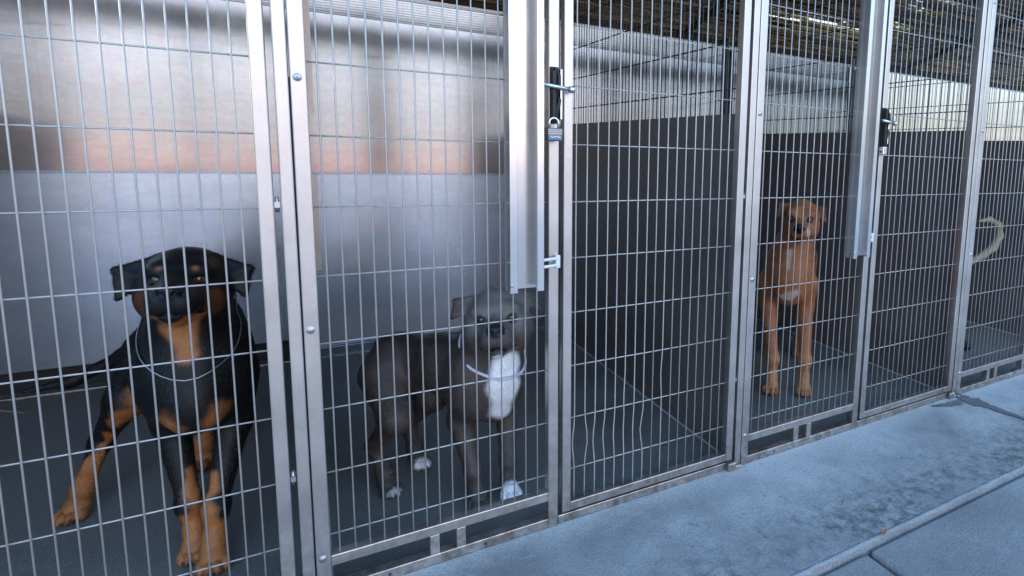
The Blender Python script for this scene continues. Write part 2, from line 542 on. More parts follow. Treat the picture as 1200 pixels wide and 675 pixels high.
# --- post (origin on the kennel line)
post = empty('kennel_post')
MB().box(-0.0255, -0.0012, FT, FB + 0.01, 0.0, TOP).build('tube', M['frame'], post, 0.0025)
fp = MB().box(-0.034, 0.0, -0.012, -0.0005, 0.0005, 0.012)
fp.build('foot_plate', M['frame'], post, 0.003)

# --- fixed mesh panel, local x from 0 (kennel line)
panel = empty('mesh_panel')
mb = MB()
mb.box(0.0015, 0.0305, FT, FB, 0.001, TOP)                 # left upright
mb.box(0.5465, 0.5740, FT, FB, 0.001, TOP)                 # right upright
mb.box(0.0305, 0.5465, FT + 0.001, FB - 0.001, 0.001, 0.028)        # bottom rail
mb.box(0.0305, 0.5465, FT + 0.001, FB - 0.001, 0.080, 0.106)        # middle rail
mb.box(0.0305, 0.5465, FT + 0.001, FB - 0.001, TOP - 0.03, TOP - 0.001)
mb.build('frame', M['frame'], panel, 0.0022)
for xx in (0.242, 0.305):
    MB().box(xx, xx + 0.0225, FT + 0.002, FB - 0.002, 0.0282, 0.0798).build('slot_bar', M['frame'], panel, 0.0015)
wires(0.03, 0.547, 0.1, TOP - 0.02, 0.0495).build('wire_mesh', M['wire'], panel)
for z in (0.105, 0.643, 1.176, 1.70):
    bolt_mb(0.0145, z).build('bolt', M['bolt'], panel)
for xx, z in ((0.15, 0.014), (0.376, 0.014)):
    MB().lathe([(0.001, 0.0035), (-0.0012, 0.0035), (-0.0012, 0.0005)], (xx, 0.001, z), (0, 1, 0), 10).build('screw_hole', M['dark_slot'], panel)

# --- gate, local x from the kennel line of its own kennel
def make_gate(bends, name='kennel_gate'):
    g = empty(name)
    a, b = 0.5865, 1.1820
    mb = MB()
    mb.box(a, a + 0.0245, FT - 0.002, FB - 0.003, 0.034, TOP)
    mb.box(b - 0.0265, b, FT - 0.002, FB - 0.003, 0.034, TOP)
    mb.box(a + 0.0245, b - 0.0265, FT - 0.001, FB - 0.004, 0.034, 0.060)
    mb.box(a + 0.0245, b - 0.0265, FT - 0.001, FB - 0.004, TOP - 0.03, TOP)
    mb.build('frame', M['frame'], g, 0.0022)
    wires(a + 0.024, b - 0.026, 0.058, TOP - 0.02, 0.6265, bends).build('wire_mesh', M['wire'], g)
    for z in (0.31, 0.915, 1.52):
        hb = MB().box(b + 0.001, b + 0.0105, 0.004, 0.022, z - 0.006, z + 0.006)
        hb.tube([(b + 0.0055, 0.012, z - 0.016), (b + 0.0055, 0.012, z + 0.016)], 0.004, 10)
        hb.build('hinge', M['bolt'], g)
    return g


zb = 0.2265; hw = 0.075
bends = {0: [(zb, hw, -0.006)], 1: [(zb + .005, hw, 0.008)], 2: [(zb - .005, hw, -0.006)], 3: [(zb, hw, -0.006)],
         4: [(zb, hw, -0.004)], 5: [(zb, hw, -0.003), (0.33, 0.08, -.003)], 7: [(zb - .01, hw * .9, -0.009)], 6: [(zb, hw, -.003)], 9: [(0.38, 0.08, -0.004)]}

# --- sill under the gate
sill = empty('gate_sill')
MB().box(0.5760, 1.1935, FT + 0.003, FB, 0.001, 0.0265).build('rail', M['frame'], sill, 0.0022)
MB().box(1.160, 1.1930, FT - 0.014, FT + 0.0025, 0.001, 0.0285).build('end_cap', M['frame'], sill, 0.004)

# --- folded channel in front of the latch side (origin on the kennel line)
chan = empty('metal_channel')
mb = MB()
t = 0.0016; yo = -0.050; x0, x1 = 0.432, 0.517; zb0, zt0 = 0.690, 2.05
poly = [(x0, -0.003), (x0, yo), (x0 + 0.018, yo), (x0 + 0.018, yo + t), (x0 + t, yo + t), (x0 + t, -0.003 - t), (x1 - t, -0.003 - t), (x1 - t, yo + t), (x1 - 0.017, yo + t), (x1 - 0.017, yo), (x1, yo), (x1, -0.003)]
b = len(mb.v); n = len(poly)
mb.v += [(x, y, zb0) for x, y in poly] + [(x, y, zt0) for x, y in poly]
for i in range(n):
    j = (i + 1) % n
    mb.f.append([b + j, b + i, b + n + i, b + n + j]); mb.smooth.append(False)
for zoff, flip in ((0, False), (n, True)):
    # caps as quads strips between outer and inner outline
    for q in ((0, 1, 4, 5), (1, 2, 3, 4), (0, 5, 6, 11), (6, 7, 10, 11), (7, 8, 9, 10)):
        mb.f.append([b + zoff + i for i in (q if not flip else q[::-1])]); mb.smooth.append(False)
mb.build('folded_sheet', M['channel'], chan, 0.0006, seg=1)
# bracket: two prongs and a bridge reaching to the latch post
mb = MB()
for z in (0.746, 0.764):
    mb.tube([(x1 - 0.001, -0.030, z), (0.5665, -0.014, z)], 0.0042, 10)
mb.box(0.5600, 0.5725, -0.017, -0.001, 0.738, 0.772)
mb.build('clip', M['white_nylon'], chan, 0.002)
bolt_mb(x0 + 0.004, zb0 + 0.02, 0.004, yo).build('rivet', M['bolt'], chan)

# --- latch: slide bolt with black pull strap
latch = empty('slide_latch')
mb = MB()
mb.box(0.5475, 0.5700, -0.009, -0.0005, 1.110, 1.250)
mb.build('back_plate', M['dark_slot'], latch, 0.002)
mb = MB()
mb.tube([(0.556, -0.012, 1.248), (0.566, -0.021, 1.228), (0.5645, -0.024, 1.205), (0.5600, -0.020, 1.186)], [0.003, 0.005, 0.0055, 0.005], 8)
mb.tube([(0.563, -0.013, 1.180), (0.5675, -0.020, 1.168), (0.561, -0.019, 1.140), (0.552, -0.014, 1.112)], [0.003, 0.0055, 0.006, 0.004], 8)
mb.box(0.5485, 0.5590, -0.022, -0.0092, 1.125, 1.240)
mb.build('strap', M['black_rubber'], latch, 0.002)
mb = MB(); mb.tube([(0.520, -0.030, 1.203), (0.600, -0.022, 1.196)], 0.0052, 12)
mb.lathe([(0, 0.008), (0.004, 0.009), (0.010, 0.009), (0.014, 0.006)], (0.592, -0.0228, 1.1965), (1, 0.08, -0.08), 14)
mb.build('bolt_rod', M['chrome'], latch)
mb = MB(); mb.box(0.5705, 0.5760, -0.018, -0.001, 1.12, 1.245); mb.build('guide', M['chrome'], latch, 0.0015)

# --- place everything, kennel by kennel
KN = [('rottweiler-type black and tan dog', 0)]
gate1 = make_gate(bends)
gate1.location = (0, 0, 0)
gate0 = make_gate({}); gate0.location = (-W, 0, 0)
tag(gate0, 'wire mesh gate in front of the black and tan dog', 'gate', 'kennel gates')
tag(gate1, 'wire mesh gate with chewed bent wires low down, right of the padlock', 'gate', 'kennel gates')
gate2 = copy_tree(gate0); gate2.location = (W, 0, 0)
tag(gate2, 'straight wire mesh gate right of the brown dog', 'gate', 'kennel gates')

tag(panel, 'fixed wire panel with bottom slots in front of the grey dog', 'mesh panel', 'fixed kennel panels')
p2 = copy_tree(panel); p2.location = (W, 0, 0)
tag(p2, 'fixed wire panel with bottom slots in front of the brown dog', 'mesh panel', 'fixed kennel panels')
p3 = copy_tree(panel); p3.location = (2 * W, 0, 0)
tag(p3, 'fixed wire panel at the right edge, cream tail behind it', 'mesh panel', 'fixed kennel panels')

tag(post, 'square metal post between the black and tan dog and the grey dog', 'post', 'kennel front posts')
q = copy_tree(post); q.location = (W, 0, 0)
tag(q, 'square metal post right of the gate with bent wires', 'post', 'kennel front posts')
q = copy_tree(post); q.location = (2 * W, 0, 0)
tag(q, 'rightmost square metal post, by the cream tail', 'post', 'kennel front posts')

tag(sill, 'metal sill on the concrete under the gate with bent wires', 'sill', 'gate sills')
q = copy_tree(sill); q.location = (W, 0, 0)
tag(q, 'metal sill on the concrete under the gate right of the brown dog', 'sill', 'gate sills')

tag(chan, 'wide folded metal channel hanging above the grey dog', 'metal channel', 'folded metal channels')
q = copy_tree(chan); q.location = (W, 0, 0)
tag(q, 'folded metal channel seen edge on, right of the brown dog', 'metal channel', 'folded metal channels')
tag(latch, 'black strap latch with bright slide bolt above the padlock', 'latch', 'gate latches')
latch2 = copy_tree(latch); latch2.location = (W + 0.036, 0, -0.02)
tag(latch2, 'black strap latch beside the channel right of the brown dog', 'latch', 'gate latches')

# --- padlock
pl = empty('padlock', (0.551, -0.024, 1.066))
mb = MB().box(-0.0190, 0.0190, -0.011, 0.011, 0, 0.032)
mb.build('body', M['steel_dark'], pl, 0.003)
mb = MB(); mb.box(-0.0165, 0.0165, -0.0118, -0.0108, 0.0045, 0.0125); mb.build('label_band', M['lock_label'], pl)
mb = MB(); mb.prism([(-0.0140, 0.0095), (-0.006, 0.0078), (0.002, 0.0098), (0.013, 0.0080), (0.013, 0.0105), (0.002, 0.0118), (-0.006, 0.0100), (-0.0140, 0.0115)], -0.0124, -0.0119)
mb.build('wave_mark', M['lock_white'], pl)
for z in (0.0175, 0.022, 0.0265):
    MB().box(-0.0192, 0.0192, -0.0114, 0.0114, z, z + 0.0012).build('lamination', M['bolt'], pl)
mb = MB()
mb.tube([(-0.012, 0, 0.030), (-0.012, 0, 0.045)] + [(-0.012 * math.cos(a), 0, 0.045 + 0.012 * math.sin(a)) for a in [i * math.pi / 8 for i in range(1, 8)]] + [(0.012, 0, 0.045), (0.012, 0, 0.030)], 0.0032, 10)
mb.build('shackle', M['chrome'], pl)
tag(pl, 'laminated padlock with a blue band hanging on the gate latch', 'padlock')

# small lock on the second latch
mb = MB()
pl2 = empty('hasp', (W + 0.592, -0.010, 1.060))
MB().box(-0.010, 0.012, -0.012, 0.006, 0.0, 0.030).build('body', M['chrome'], pl2, 0.003)
MB().tube([(-0.018, -0.006, 0.012), (0.018, -0.006, 0.012)], 0.004, 10).build('pin', M['steel_dark'], pl2)
tag(pl2, 'small bright steel hasp under the latch right of the brown dog', 'hasp')

# ------------------------------------------------------------------ dividers (origin on the kennel line, at the front)
div = empty('divider_wall')
MB().box(-0.010, 0.030, 0.034, DEPTH - 0.004, 0.004, 1.178).build('solid_panel', M['divider'], div, 0.002)
MB().box(-0.014, -0.0105, 0.04, DEPTH - 0.006, 0.0005, 0.006).build('floor_bead', M['sealant'], div)
MB().box(0.0305, 0.034, 0.04, DEPTH - 0.006, 0.0005, 0.006).build('floor_bead', M['sealant'], div)
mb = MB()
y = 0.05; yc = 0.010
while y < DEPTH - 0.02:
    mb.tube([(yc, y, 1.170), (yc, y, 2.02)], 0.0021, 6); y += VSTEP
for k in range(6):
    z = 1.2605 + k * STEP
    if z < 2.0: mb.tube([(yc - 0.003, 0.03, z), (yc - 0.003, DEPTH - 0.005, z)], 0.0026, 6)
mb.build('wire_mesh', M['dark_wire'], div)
mb = MB(); mb.box(0.0005, 0.0195, 0.034, 0.052, 1.1785, 2.02); mb.box(0.0005, 0.0195, DEPTH - 0.024, DEPTH - 0.004, 1.1785, 2.02)
mb.build('mesh_frame', M['steel_dark'], div)
mb = MB(); mb.box(0.0305, 0.062, DEPTH - 0.012, DEPTH - 0.003, 0.10, 1.74); mb.box(0.0305, 0.036, DEPTH - 0.05, DEPTH - 0.0125, 0.10, 1.74)
mb.build('corner_angle', M['frame'], div)
tag(div, 'dark divider between the black and tan dog and the grey dog, seen edge on', 'divider', 'kennel dividers')
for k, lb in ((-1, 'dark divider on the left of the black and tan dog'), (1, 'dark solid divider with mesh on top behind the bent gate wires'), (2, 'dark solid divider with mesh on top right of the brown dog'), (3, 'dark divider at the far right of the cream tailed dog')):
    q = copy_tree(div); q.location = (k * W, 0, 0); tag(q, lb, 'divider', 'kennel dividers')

# ------------------------------------------------------------------ back walls
def back_wall(k, label, gap):
    bw = empty('back_wall', (k * W, DEPTH, 0))
    a, b = 0.0, W - 0.004
    zl = 0.100 if gap else 0.046
    ls = MB(); tl = 0.034 * (0.899 - zl)           # the lower sheet hangs slightly off plumb
    ls.prism_yz([(0.004, 0.899), (0.004 - tl, zl + 0.001), (0.012 - tl, zl + 0.001), (0.012, 0.899)], a, b)
    ls.build('lower_sheet', M['wall_lower'], bw)
    up_ = MB(); up_.prism_yz([(0.0, 1.640), (-0.019, 0.900), (-0.009, 0.900), (0.010, 1.640)], a, b)
    up_.build('upper_sheet', M['wall_upper'], bw)
    # ribbed strip below the top edge
    mb = MB(); prof = [(0.012, 1.641)]; nr = 9
    for i in range(nr):
        z = 1.642 + i * 0.012
        prof += [(0.0, z), (0.0, z + 0.008), (0.0022, z + 0.0095), (0.0022, z + 0.0112)]
    prof += [(0.012, 1.642 + nr * 0.012)]
    mb.prism_yz(prof[::-1], a, b); mb.build('ribbed_strip', M['wall_upper'], bw)
    MB().box(a, b, -0.012, 0.012, 1.752, 1.768).build('top_trim', M['frame'], bw, 0.002)
    MB().box(a, b, -0.0215, -0.0194, 0.896, 0.9015).build('seam_lip', M['wall_lower'], bw)
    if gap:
        MB().box(a, b, 0.03, 0.05, 0.0005, 0.14).build('gap_shade', M['dark_slot'], bw)  # near-black sheet painting the shade inside the open gap
        MB().box(a, b, -0.070, -0.046, 0.0005, 0.012).build('floor_rail', M['frame'], bw, 0.003)
    else:
        mb = MB(); mb.prism_yz([(-0.072, -0.010), (-0.036, -0.008), (-0.036, 0.0335), (-0.044, 0.0335), (-0.072, 0.004)][::-1], a, b)
        for i in range(len(mb.v)): mb.v[i] = (mb.v[i][0], mb.v[i][1], mb.v[i][2] + 0.012)
        mb.build('skirting', M['wall_lower'], bw)
    MB().box(a - 0.02, b + 0.02, 0.060 + 0.004 * k, 0.063 + 0.004 * k, 0.001, 1.752).build('sun_blocker', M['wall_lower'], bw)  # unseen sheet added to stop sun leaking between the wall sections
    tag(bw, label, 'metal wall', 'galvanised back walls')
    return bw


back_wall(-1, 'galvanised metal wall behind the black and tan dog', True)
back_wall(0, 'galvanised metal wall behind the grey dog', False)
back_wall(1, 'galvanised metal wall behind the brown dog', False)
back_wall(2, 'galvanised metal wall at far right behind the cream tailed dog', False)

# ------------------------------------------------------------------ roof
roof = empty('reed_roof', (1.0, 0.9, 2.1))
RX0, RX1 = -1.6, 6.4
def rz(y): return 1.80 + (DEPTH + 0.05 - y) * 0.27
mb = MB(); rr = random.Random(4)
y = DEPTH + 0.10
while y > -0.12:
    x = RX0 - rr.uniform(0, 0.5)
    while x < RX1:
        L = rr.uniform(0.35, 1.1); xe = x + L
        gap = (3.30 < x + L / 2 < 3.90 and 0.55 < y < 1.44) or (2.35 < x + L / 2 < 3.75 and 1.44 < y < 1.60)
        if not gap or rr.random() < 0.3:
            z = rz(y) + rr.uniform(0.0, 0.03)
            tilt = rr.uniform(-0.02, 0.02)
            mb.tube([(x - 1.0, y - 0.9 - tilt, z - 2.1), ((x + xe) / 2 - 1.0, y - 0.9 + rr.uniform(-.008, .008), z - 2.1 + rr.uniform(-.006, .006)), (xe - 1.0, y - 0.9 + tilt, z - 2.1)],
                    [rr.uniform(0.006, 0.011)] * 3, 5)
        x += L * rr.uniform(0.7, 1.0)
    y -= 0.013
mb.build('reed_lining', M['reed'], roof)
# boards above the reeds, left open over the translucent strips
def board(xa, xb, ya, yb):
    mb = MB()
    mb.prism_yz([(yb - 0.9, rz(yb) + 0.05 - 2.1), (yb - 0.9, rz(yb) + 0.06 - 2.1), (ya - 0.9, rz(ya) + 0.06 - 2.1), (ya - 0.9, rz(ya) + 0.05 - 2.1)], xa - 1, xb - 1)
    mb.build('roof_board', M['old_timber'], roof)
board(RX0, 2.45, -0.14, DEPTH + 0.15)
board(3.72, RX1, -0.14, DEPTH + 0.15)
board(2.452, 3.718, 1.60, DEPTH + 0.15)
board(2.452, 3.40, 1.02, 1.44)
board(2.452, 3.40, -0.14, 1.018)
board(3.402, 3.718, -0.14, 0.55)
MB().box(RX0 - 1, RX1 - 1, DEPTH + 0.016 - 0.9, DEPTH + 0.055 - 0.9, 1.7685 - 2.1, 1.83 - 2.1).build('wall_plate', M['old_timber'], roof, 0.003)
for yy in (1.12, 0.55):
    z = rz(yy) - 0.03
    MB().box(RX0 - 1, RX1 - 1, yy - 0.9 - 0.016, yy - 0.9 + 0.016, z - 2.1 - 0.02, z - 2.1 + 0.012).build('purlin', M['old_timber'], roof, 0.003)
for yy in (1.485, 1.525, 1.562):
    z = rz(yy) + 0.012
    MB().box(2.40 - 1, 3.75 - 1, yy - 0.9 - 0.013, yy - 0.9 + 0.013, z - 2.1, z - 2.1 + 0.003).build('light_strip', M['strip'], roof)
for xx in (3.435, 3.52, 3.60, 3.68):
    mb = MB(); dz = 0.012; ya, yb = 0.56, 1.43
    mb.prism_yz([(yb - 0.9, rz(yb) - 2.1 + dz), (yb - 0.9, rz(yb) - 2.1 + dz + 0.003), (ya - 0.9, rz(ya) - 2.1 + dz + 0.003), (ya - 0.9, rz(ya) - 2.1 + dz)], xx - 1 - 0.024, xx - 1 + 0.024)
    mb.build('light_strip', M['strip'], roof)
for yy in (0.66, 0.78, 0.90, 1.02, 1.24, 1.36):
    z = rz(yy) - 0.004
    MB().box(3.36 - 1, 3.76 - 1, yy - 0.9 - 0.012, yy - 0.9 + 0.012, z - 2.1 - 0.016, z - 2.1).build('batten', M['old_timber'], roof, 0.002)
for xx in (2.1, 0.6, 4.3):
    mb = MB()
    mb.prism_yz([(1.82 - 0.9, rz(1.82) - 2.1 - 0.035), (1.82 - 0.9, rz(1.82) - 2.1 - 0.004), (-0.05 - 0.9, rz(-0.05) - 2.1 - 0.004), (-0.05 - 0.9, rz(-0.05) - 2.1 - 0.035)], xx - 1 - 0.014, xx - 1 + 0.014)
    mb.build('rafter', M['old_timber'], roof, 0.003)
tag(roof, 'brown reed and timber roof over the kennels with pale battens', 'roof')
# header beam along the front edge
hb = MB().box(RX0, RX1, 0.034, 0.075, 1.84, 1.99).build('front_beam', M['beam_paint'], bevel=0.003)
tag(hb, 'dark metal beam along the top front edge of the kennels', 'beam')

# ------------------------------------------------------------------ small litter on the pavement
M['leaf'] = simple('dry_leaf', (0.42, 0.15, 0.05), 0.7)
lf = MB(); n_ = 7
for i in range(n_ + 1):
    u_ = i / n_; wd_ = 0.0065 * math.sin(math.pi * min(1, u_ * 0.95 + 0.03)); zz = 0.0035 + 0.003 * math.sin(3 * u_)
    xx = -0.014 + 0.028 * u_
    lf.v += [(xx, -wd_, zz + 0.0025), (xx, 0, zz), (xx, wd_, zz + 0.0025)]
for i in range(n_):
    for k in range(2):
        lf.f.append([i * 3 + k, i * 3 + k + 1, i * 3 + k + 4, i * 3 + k + 3]); lf.smooth.append(True)
lo = lf.build('dry_leaf', M['leaf'], loc=(1.352, -0.486, 0.0)); lo.rotation_euler = (0.0, 0.0, 0.5)
tag(lo, 'small orange dry leaf on the edge of the concrete step', 'leaf')

#DOGS#
# ------------------------------------------------------------------ dogs: one continuous skin each, from blended bones
class Body:
    def __init__(self, lo, hi, h):
        self.h = h; self.lo = np.array(lo, float)
        self.n = np.ceil((np.array(hi) - self.lo) / h).astype(int) + 1
        self.F = np.full(self.n, 0.5, np.float32)

    def _block(self, c0, c1, m):
        i0 = np.clip(np.floor((np.minimum(c0, c1) - m - self.lo) / self.h).astype(int), 0, self.n - 1)
        i1 = np.clip(np.ceil((np.maximum(c0, c1) + m - self.lo) / self.h).astype(int) + 1, 1, self.n)
        sl = tuple(slice(a, b) for a, b in zip(i0, i1))
        g = [self.lo[k] + self.h * np.arange(i0[k], i1[k]) for k in range(3)]
        P = np.stack(np.meshgrid(*g, indexing='ij'), -1).astype(np.float32)
        return sl, P

    def _merge(self, sl, d, k, sub):
        f = self.F[sl]
        if sub:
            hh = np.maximum(k - np.abs(f + d), 0)
            self.F[sl] = np.maximum(f, -d) + hh * hh / (4 * max(k, 1e-6))
        else:
            hh = np.maximum(k - np.abs(f - d), 0)
            self.F[sl] = np.minimum(f, d) - hh * hh / (4 * max(k, 1e-6))

    def cone(self, a, b, ra, rb, k=0.02, sub=False):
        a = np.array(a, float); b = np.array(b, float)
        sl, P = self._block(a, b, max(ra, rb) + k + 2 * self.h)
        ab = b - a; t = np.clip(((P - a) @ ab) / max(ab @ ab, 1e-9), 0, 1)
        d = np.linalg.norm(P - (a + t[..., None] * ab), axis=-1) - (ra + (rb - ra) * t)
        self._merge(sl, d, k, sub)

    def ell(self, c, r, k=0.02, B=None, sub=False):
        """ellipsoid; B: three row axes"""
        c = np.array(c, float); r = np.array(r, float)
        B = np.eye(3) if B is None else np.array(B, float)
        m = r.max() + k + 2 * self.h
        sl, P = self._block(c, c, m)
        q = (P - c) @ B.T
        k0 = np.linalg.norm(q / r, axis=-1); k1 = np.linalg.norm(q / (r * r), axis=-1)
        d = k0 * (k0 - 1) / np.maximum(k1, 1e-6)
        self._merge(sl, d, k, sub)

    def tri(self, a, b, c, th, k=0.01):
        a, b, c = (np.array(x, float) for x in (a, b, c))
        lo = np.minimum(np.minimum(a, b), c); hi = np.maximum(np.maximum(a, b), c)
        sl, P = self._block(lo, hi, th + k + 2 * self.h)
        ba, cb, ac = b - a, c - b, a - c
        pa, pb, pc = P - a, P - b, P - c
        nor = np.cross(ba, ac)
        def dot2(v): return (v * v).sum(-1)
        def edge(e, p):
            t = np.clip((p @ e) / (e @ e), 0, 1)
            return dot2(t[..., None] * e - p)
        s = np.sign(pa @ np.cross(ba, nor)) + np.sign(pb @ np.cross(cb, nor)) + np.sign(pc @ np.cross(ac, nor))
        de = np.minimum(np.minimum(edge(ba, pa), edge(cb, pb)), edge(ac, pc))
        df = (pa @ nor) ** 2 / (nor @ nor)
        d = np.sqrt(np.where(s < 2, de, df)) - th
        self._merge(sl, d, k, False)

    def mesh(self):
        F = self.F; n = self.n
        S = F < 0
        c = [S[dx:n[0] - 1 + dx, dy:n[1] - 1 + dy, dz:n[2] - 1 + dz] for dx in (0, 1) for dy in (0, 1) for dz in (0, 1)]
        cnt = sum(x.astype(np.int8) for x in c)
        act = (cnt > 0) & (cnt < 8)
        idx = np.full(act.shape, -1, np.int64); ijk = np.argwhere(act); idx[act] = np.arange(len(ijk))
        V = np.zeros((len(ijk), 3)); wsum = np.zeros(len(ijk))
        off = np.array([(dx, dy, dz) for dx in (0, 1) for dy in (0, 1) for dz in (0, 1)])
        vals = np.stack([F[ijk[:, 0] + o[0], ijk[:, 1] + o[1], ijk[:, 2] + o[2]] for o in off], 1)
        for i in range(8):
            for j in range(i + 1, 8):
                if np.abs(off[i] - off[j]).sum() != 1: continue
                a, b = vals[:, i], vals[:, j]; m = (a < 0) != (b < 0)
                t = np.where(m, a / np.where(m, a - b, 1), 0)
                V += np.where(m[:, None], off[i] + t[:, None] * (off[j] - off[i]), 0); wsum += m
        V = self.lo + self.h * (ijk + V / wsum[:, None])
        quads = []
        for ax in range(3):
            o = [0, 0, 0]; o[ax] = 1
            A = S[:n[0] - o[0], :n[1] - o[1], :n[2] - o[2]]; Bq = S[o[0]:, o[1]:, o[2]:]
            e = np.argwhere(A != Bq)
            u, v = [k for k in range(3) if k != ax]
            e = e[(e[:, u] > 0) & (e[:, v] > 0) & (e[:, u] < n[u] - 1) & (e[:, v] < n[v] - 1)]
            def cell(du, dv):
                q = e.copy(); q[:, u] -= du; q[:, v] -= dv
                return idx[q[:, 0], q[:, 1], q[:, 2]]
            Q = np.stack([cell(1, 1), cell(0, 1), cell(0, 0), cell(1, 0)], 1)
            inside = S[e[:, 0], e[:, 1], e[:, 2]]
            flip = inside if ax != 1 else ~inside
            Q[~flip] = Q[~flip][:, ::-1]
            quads.append(Q)
        return V, np.concatenate(quads)


def link_body(name, V, Q, colours, mat, parent, base):
    me = bpy.data.meshes.new(name)
    me.vertices.add(len(V)); me.vertices.foreach_set('co', (V - np.array(base)).astype(np.float32).ravel())
    me.loops.add(Q.size); me.loops.foreach_set('vertex_index', Q.astype(np.int32).ravel())
    me.polygons.add(len(Q)); me.polygons.foreach_set('loop_start', np.arange(0, Q.size, 4, dtype=np.int32))
    me.polygons.foreach_set('use_smooth', np.ones(len(Q), bool))
    me.update(calc_edges=True); me.validate()
    at = me.color_attributes.new('coat', 'FLOAT_COLOR', 'POINT')
    c4 = np.ones((len(V), 4), np.float32); c4[:, :3] = colours[:, :3]; c4[:, 3] = colours[:, 3] if colours.shape[1] > 3 else 1
    at.data.foreach_set('color', c4.ravel())
    me.materials.append(mat)
    o = bpy.data.objects.new(name, me); col.objects.link(o); o.parent = parent
    sm = o.modifiers.new('smooth', 'SMOOTH'); sm.factor = 0.5; sm.iterations = 2
    return o


# short coat: colour from the mesh, fine hair relief; alpha of the colour = wet/bare skin (nose, lips)
m, nt, p = new_mat('short_coat')
ca = nt.nodes.new('ShaderNodeVertexColor'); ca.layer_name = 'coat'
v = coords(nt)
hn = noise(nt, coords(nt, (420, 420, 110)), 1.0, 3, 0.6)
ln = noise(nt, v, 24, 4, 0.6)
c = mix(nt, 1.0, ca.outputs[0], ramp(nt, hn, [(0.25, 0.78), (0.75, 1.20)]), 'MULTIPLY')
c = mix(nt, 1.0, c, ramp(nt, ln, [(0.3, 0.78), (0.7, 1.2)]), 'MULTIPLY')
nt.links.new(c, p.inputs['Base Color'])
nt.links.new(ramp(nt, ca.outputs[1], [(0.0, 0.25), (1.0, 0.47)]), p.inputs['Roughness'])
p.inputs['Specular IOR Level'].default_value = 0.28
p.inputs['Sheen Weight'].default_value = 0.03; p.inputs['Sheen Roughness'].default_value = 0.4
bump(nt, p, hn, 0.22, 0.002)
M['coat'] = m
m, nt, p = new_mat('dog_eye')
ca = nt.nodes.new('ShaderNodeTexCoord'); sx = nt.nodes.new('ShaderNodeSeparateXYZ')
nt.links.new(ca.outputs['Object'], sx.inputs[0])
ln_ = nt.nodes.new('ShaderNodeVectorMath'); ln_.operation = 'LENGTH'
cm = nt.nodes.new('ShaderNodeCombineXYZ'); nt.links.new(sx.outputs[0], cm.inputs[0]); nt.links.new(sx.outputs[1], cm.inputs[1])
nt.links.new(cm.outputs[0], ln_.inputs[0])
nt.links.new(ramp(nt, ln_.outputs['Value'], [(0.0030, (0.004, 0.004, 0.004)), (0.0048, (0.10, 0.045, 0.015)), (0.0078, (0.07, 0.03, 0.012)), (0.0088, (0.01, 0.01, 0.01)), (0.0102, (0.35, 0.30, 0.28))]), p.inputs['Base Color'])
p.inputs['Roughness'].default_value = 0.06; p.inputs['Coat Weight'].default_value = 1.0; p.inputs['Coat Roughness'].default_value = 0.03
M['eye'] = m


m, nt, p = new_mat('fur_strand')
fa = nt.nodes.new('ShaderNodeAttribute'); fa.attribute_name = 'strand_colour'
hb_ = nt.nodes.new('ShaderNodeBsdfHairPrincipled'); hb_.parametrization = 'COLOR'
nt.links.new(fa.outputs['Color'], hb_.inputs['Color'])
hb_.inputs['Roughness'].default_value = 0.38; hb_.inputs['Radial Roughness'].default_value = 0.6
hb_.inputs['Random Roughness'].default_value = 0.2
nt.links.new(hb_.outputs[0], [n for n in nt.nodes if n.type == 'OUTPUT_MATERIAL'][0].inputs[0])
M['fur'] = m


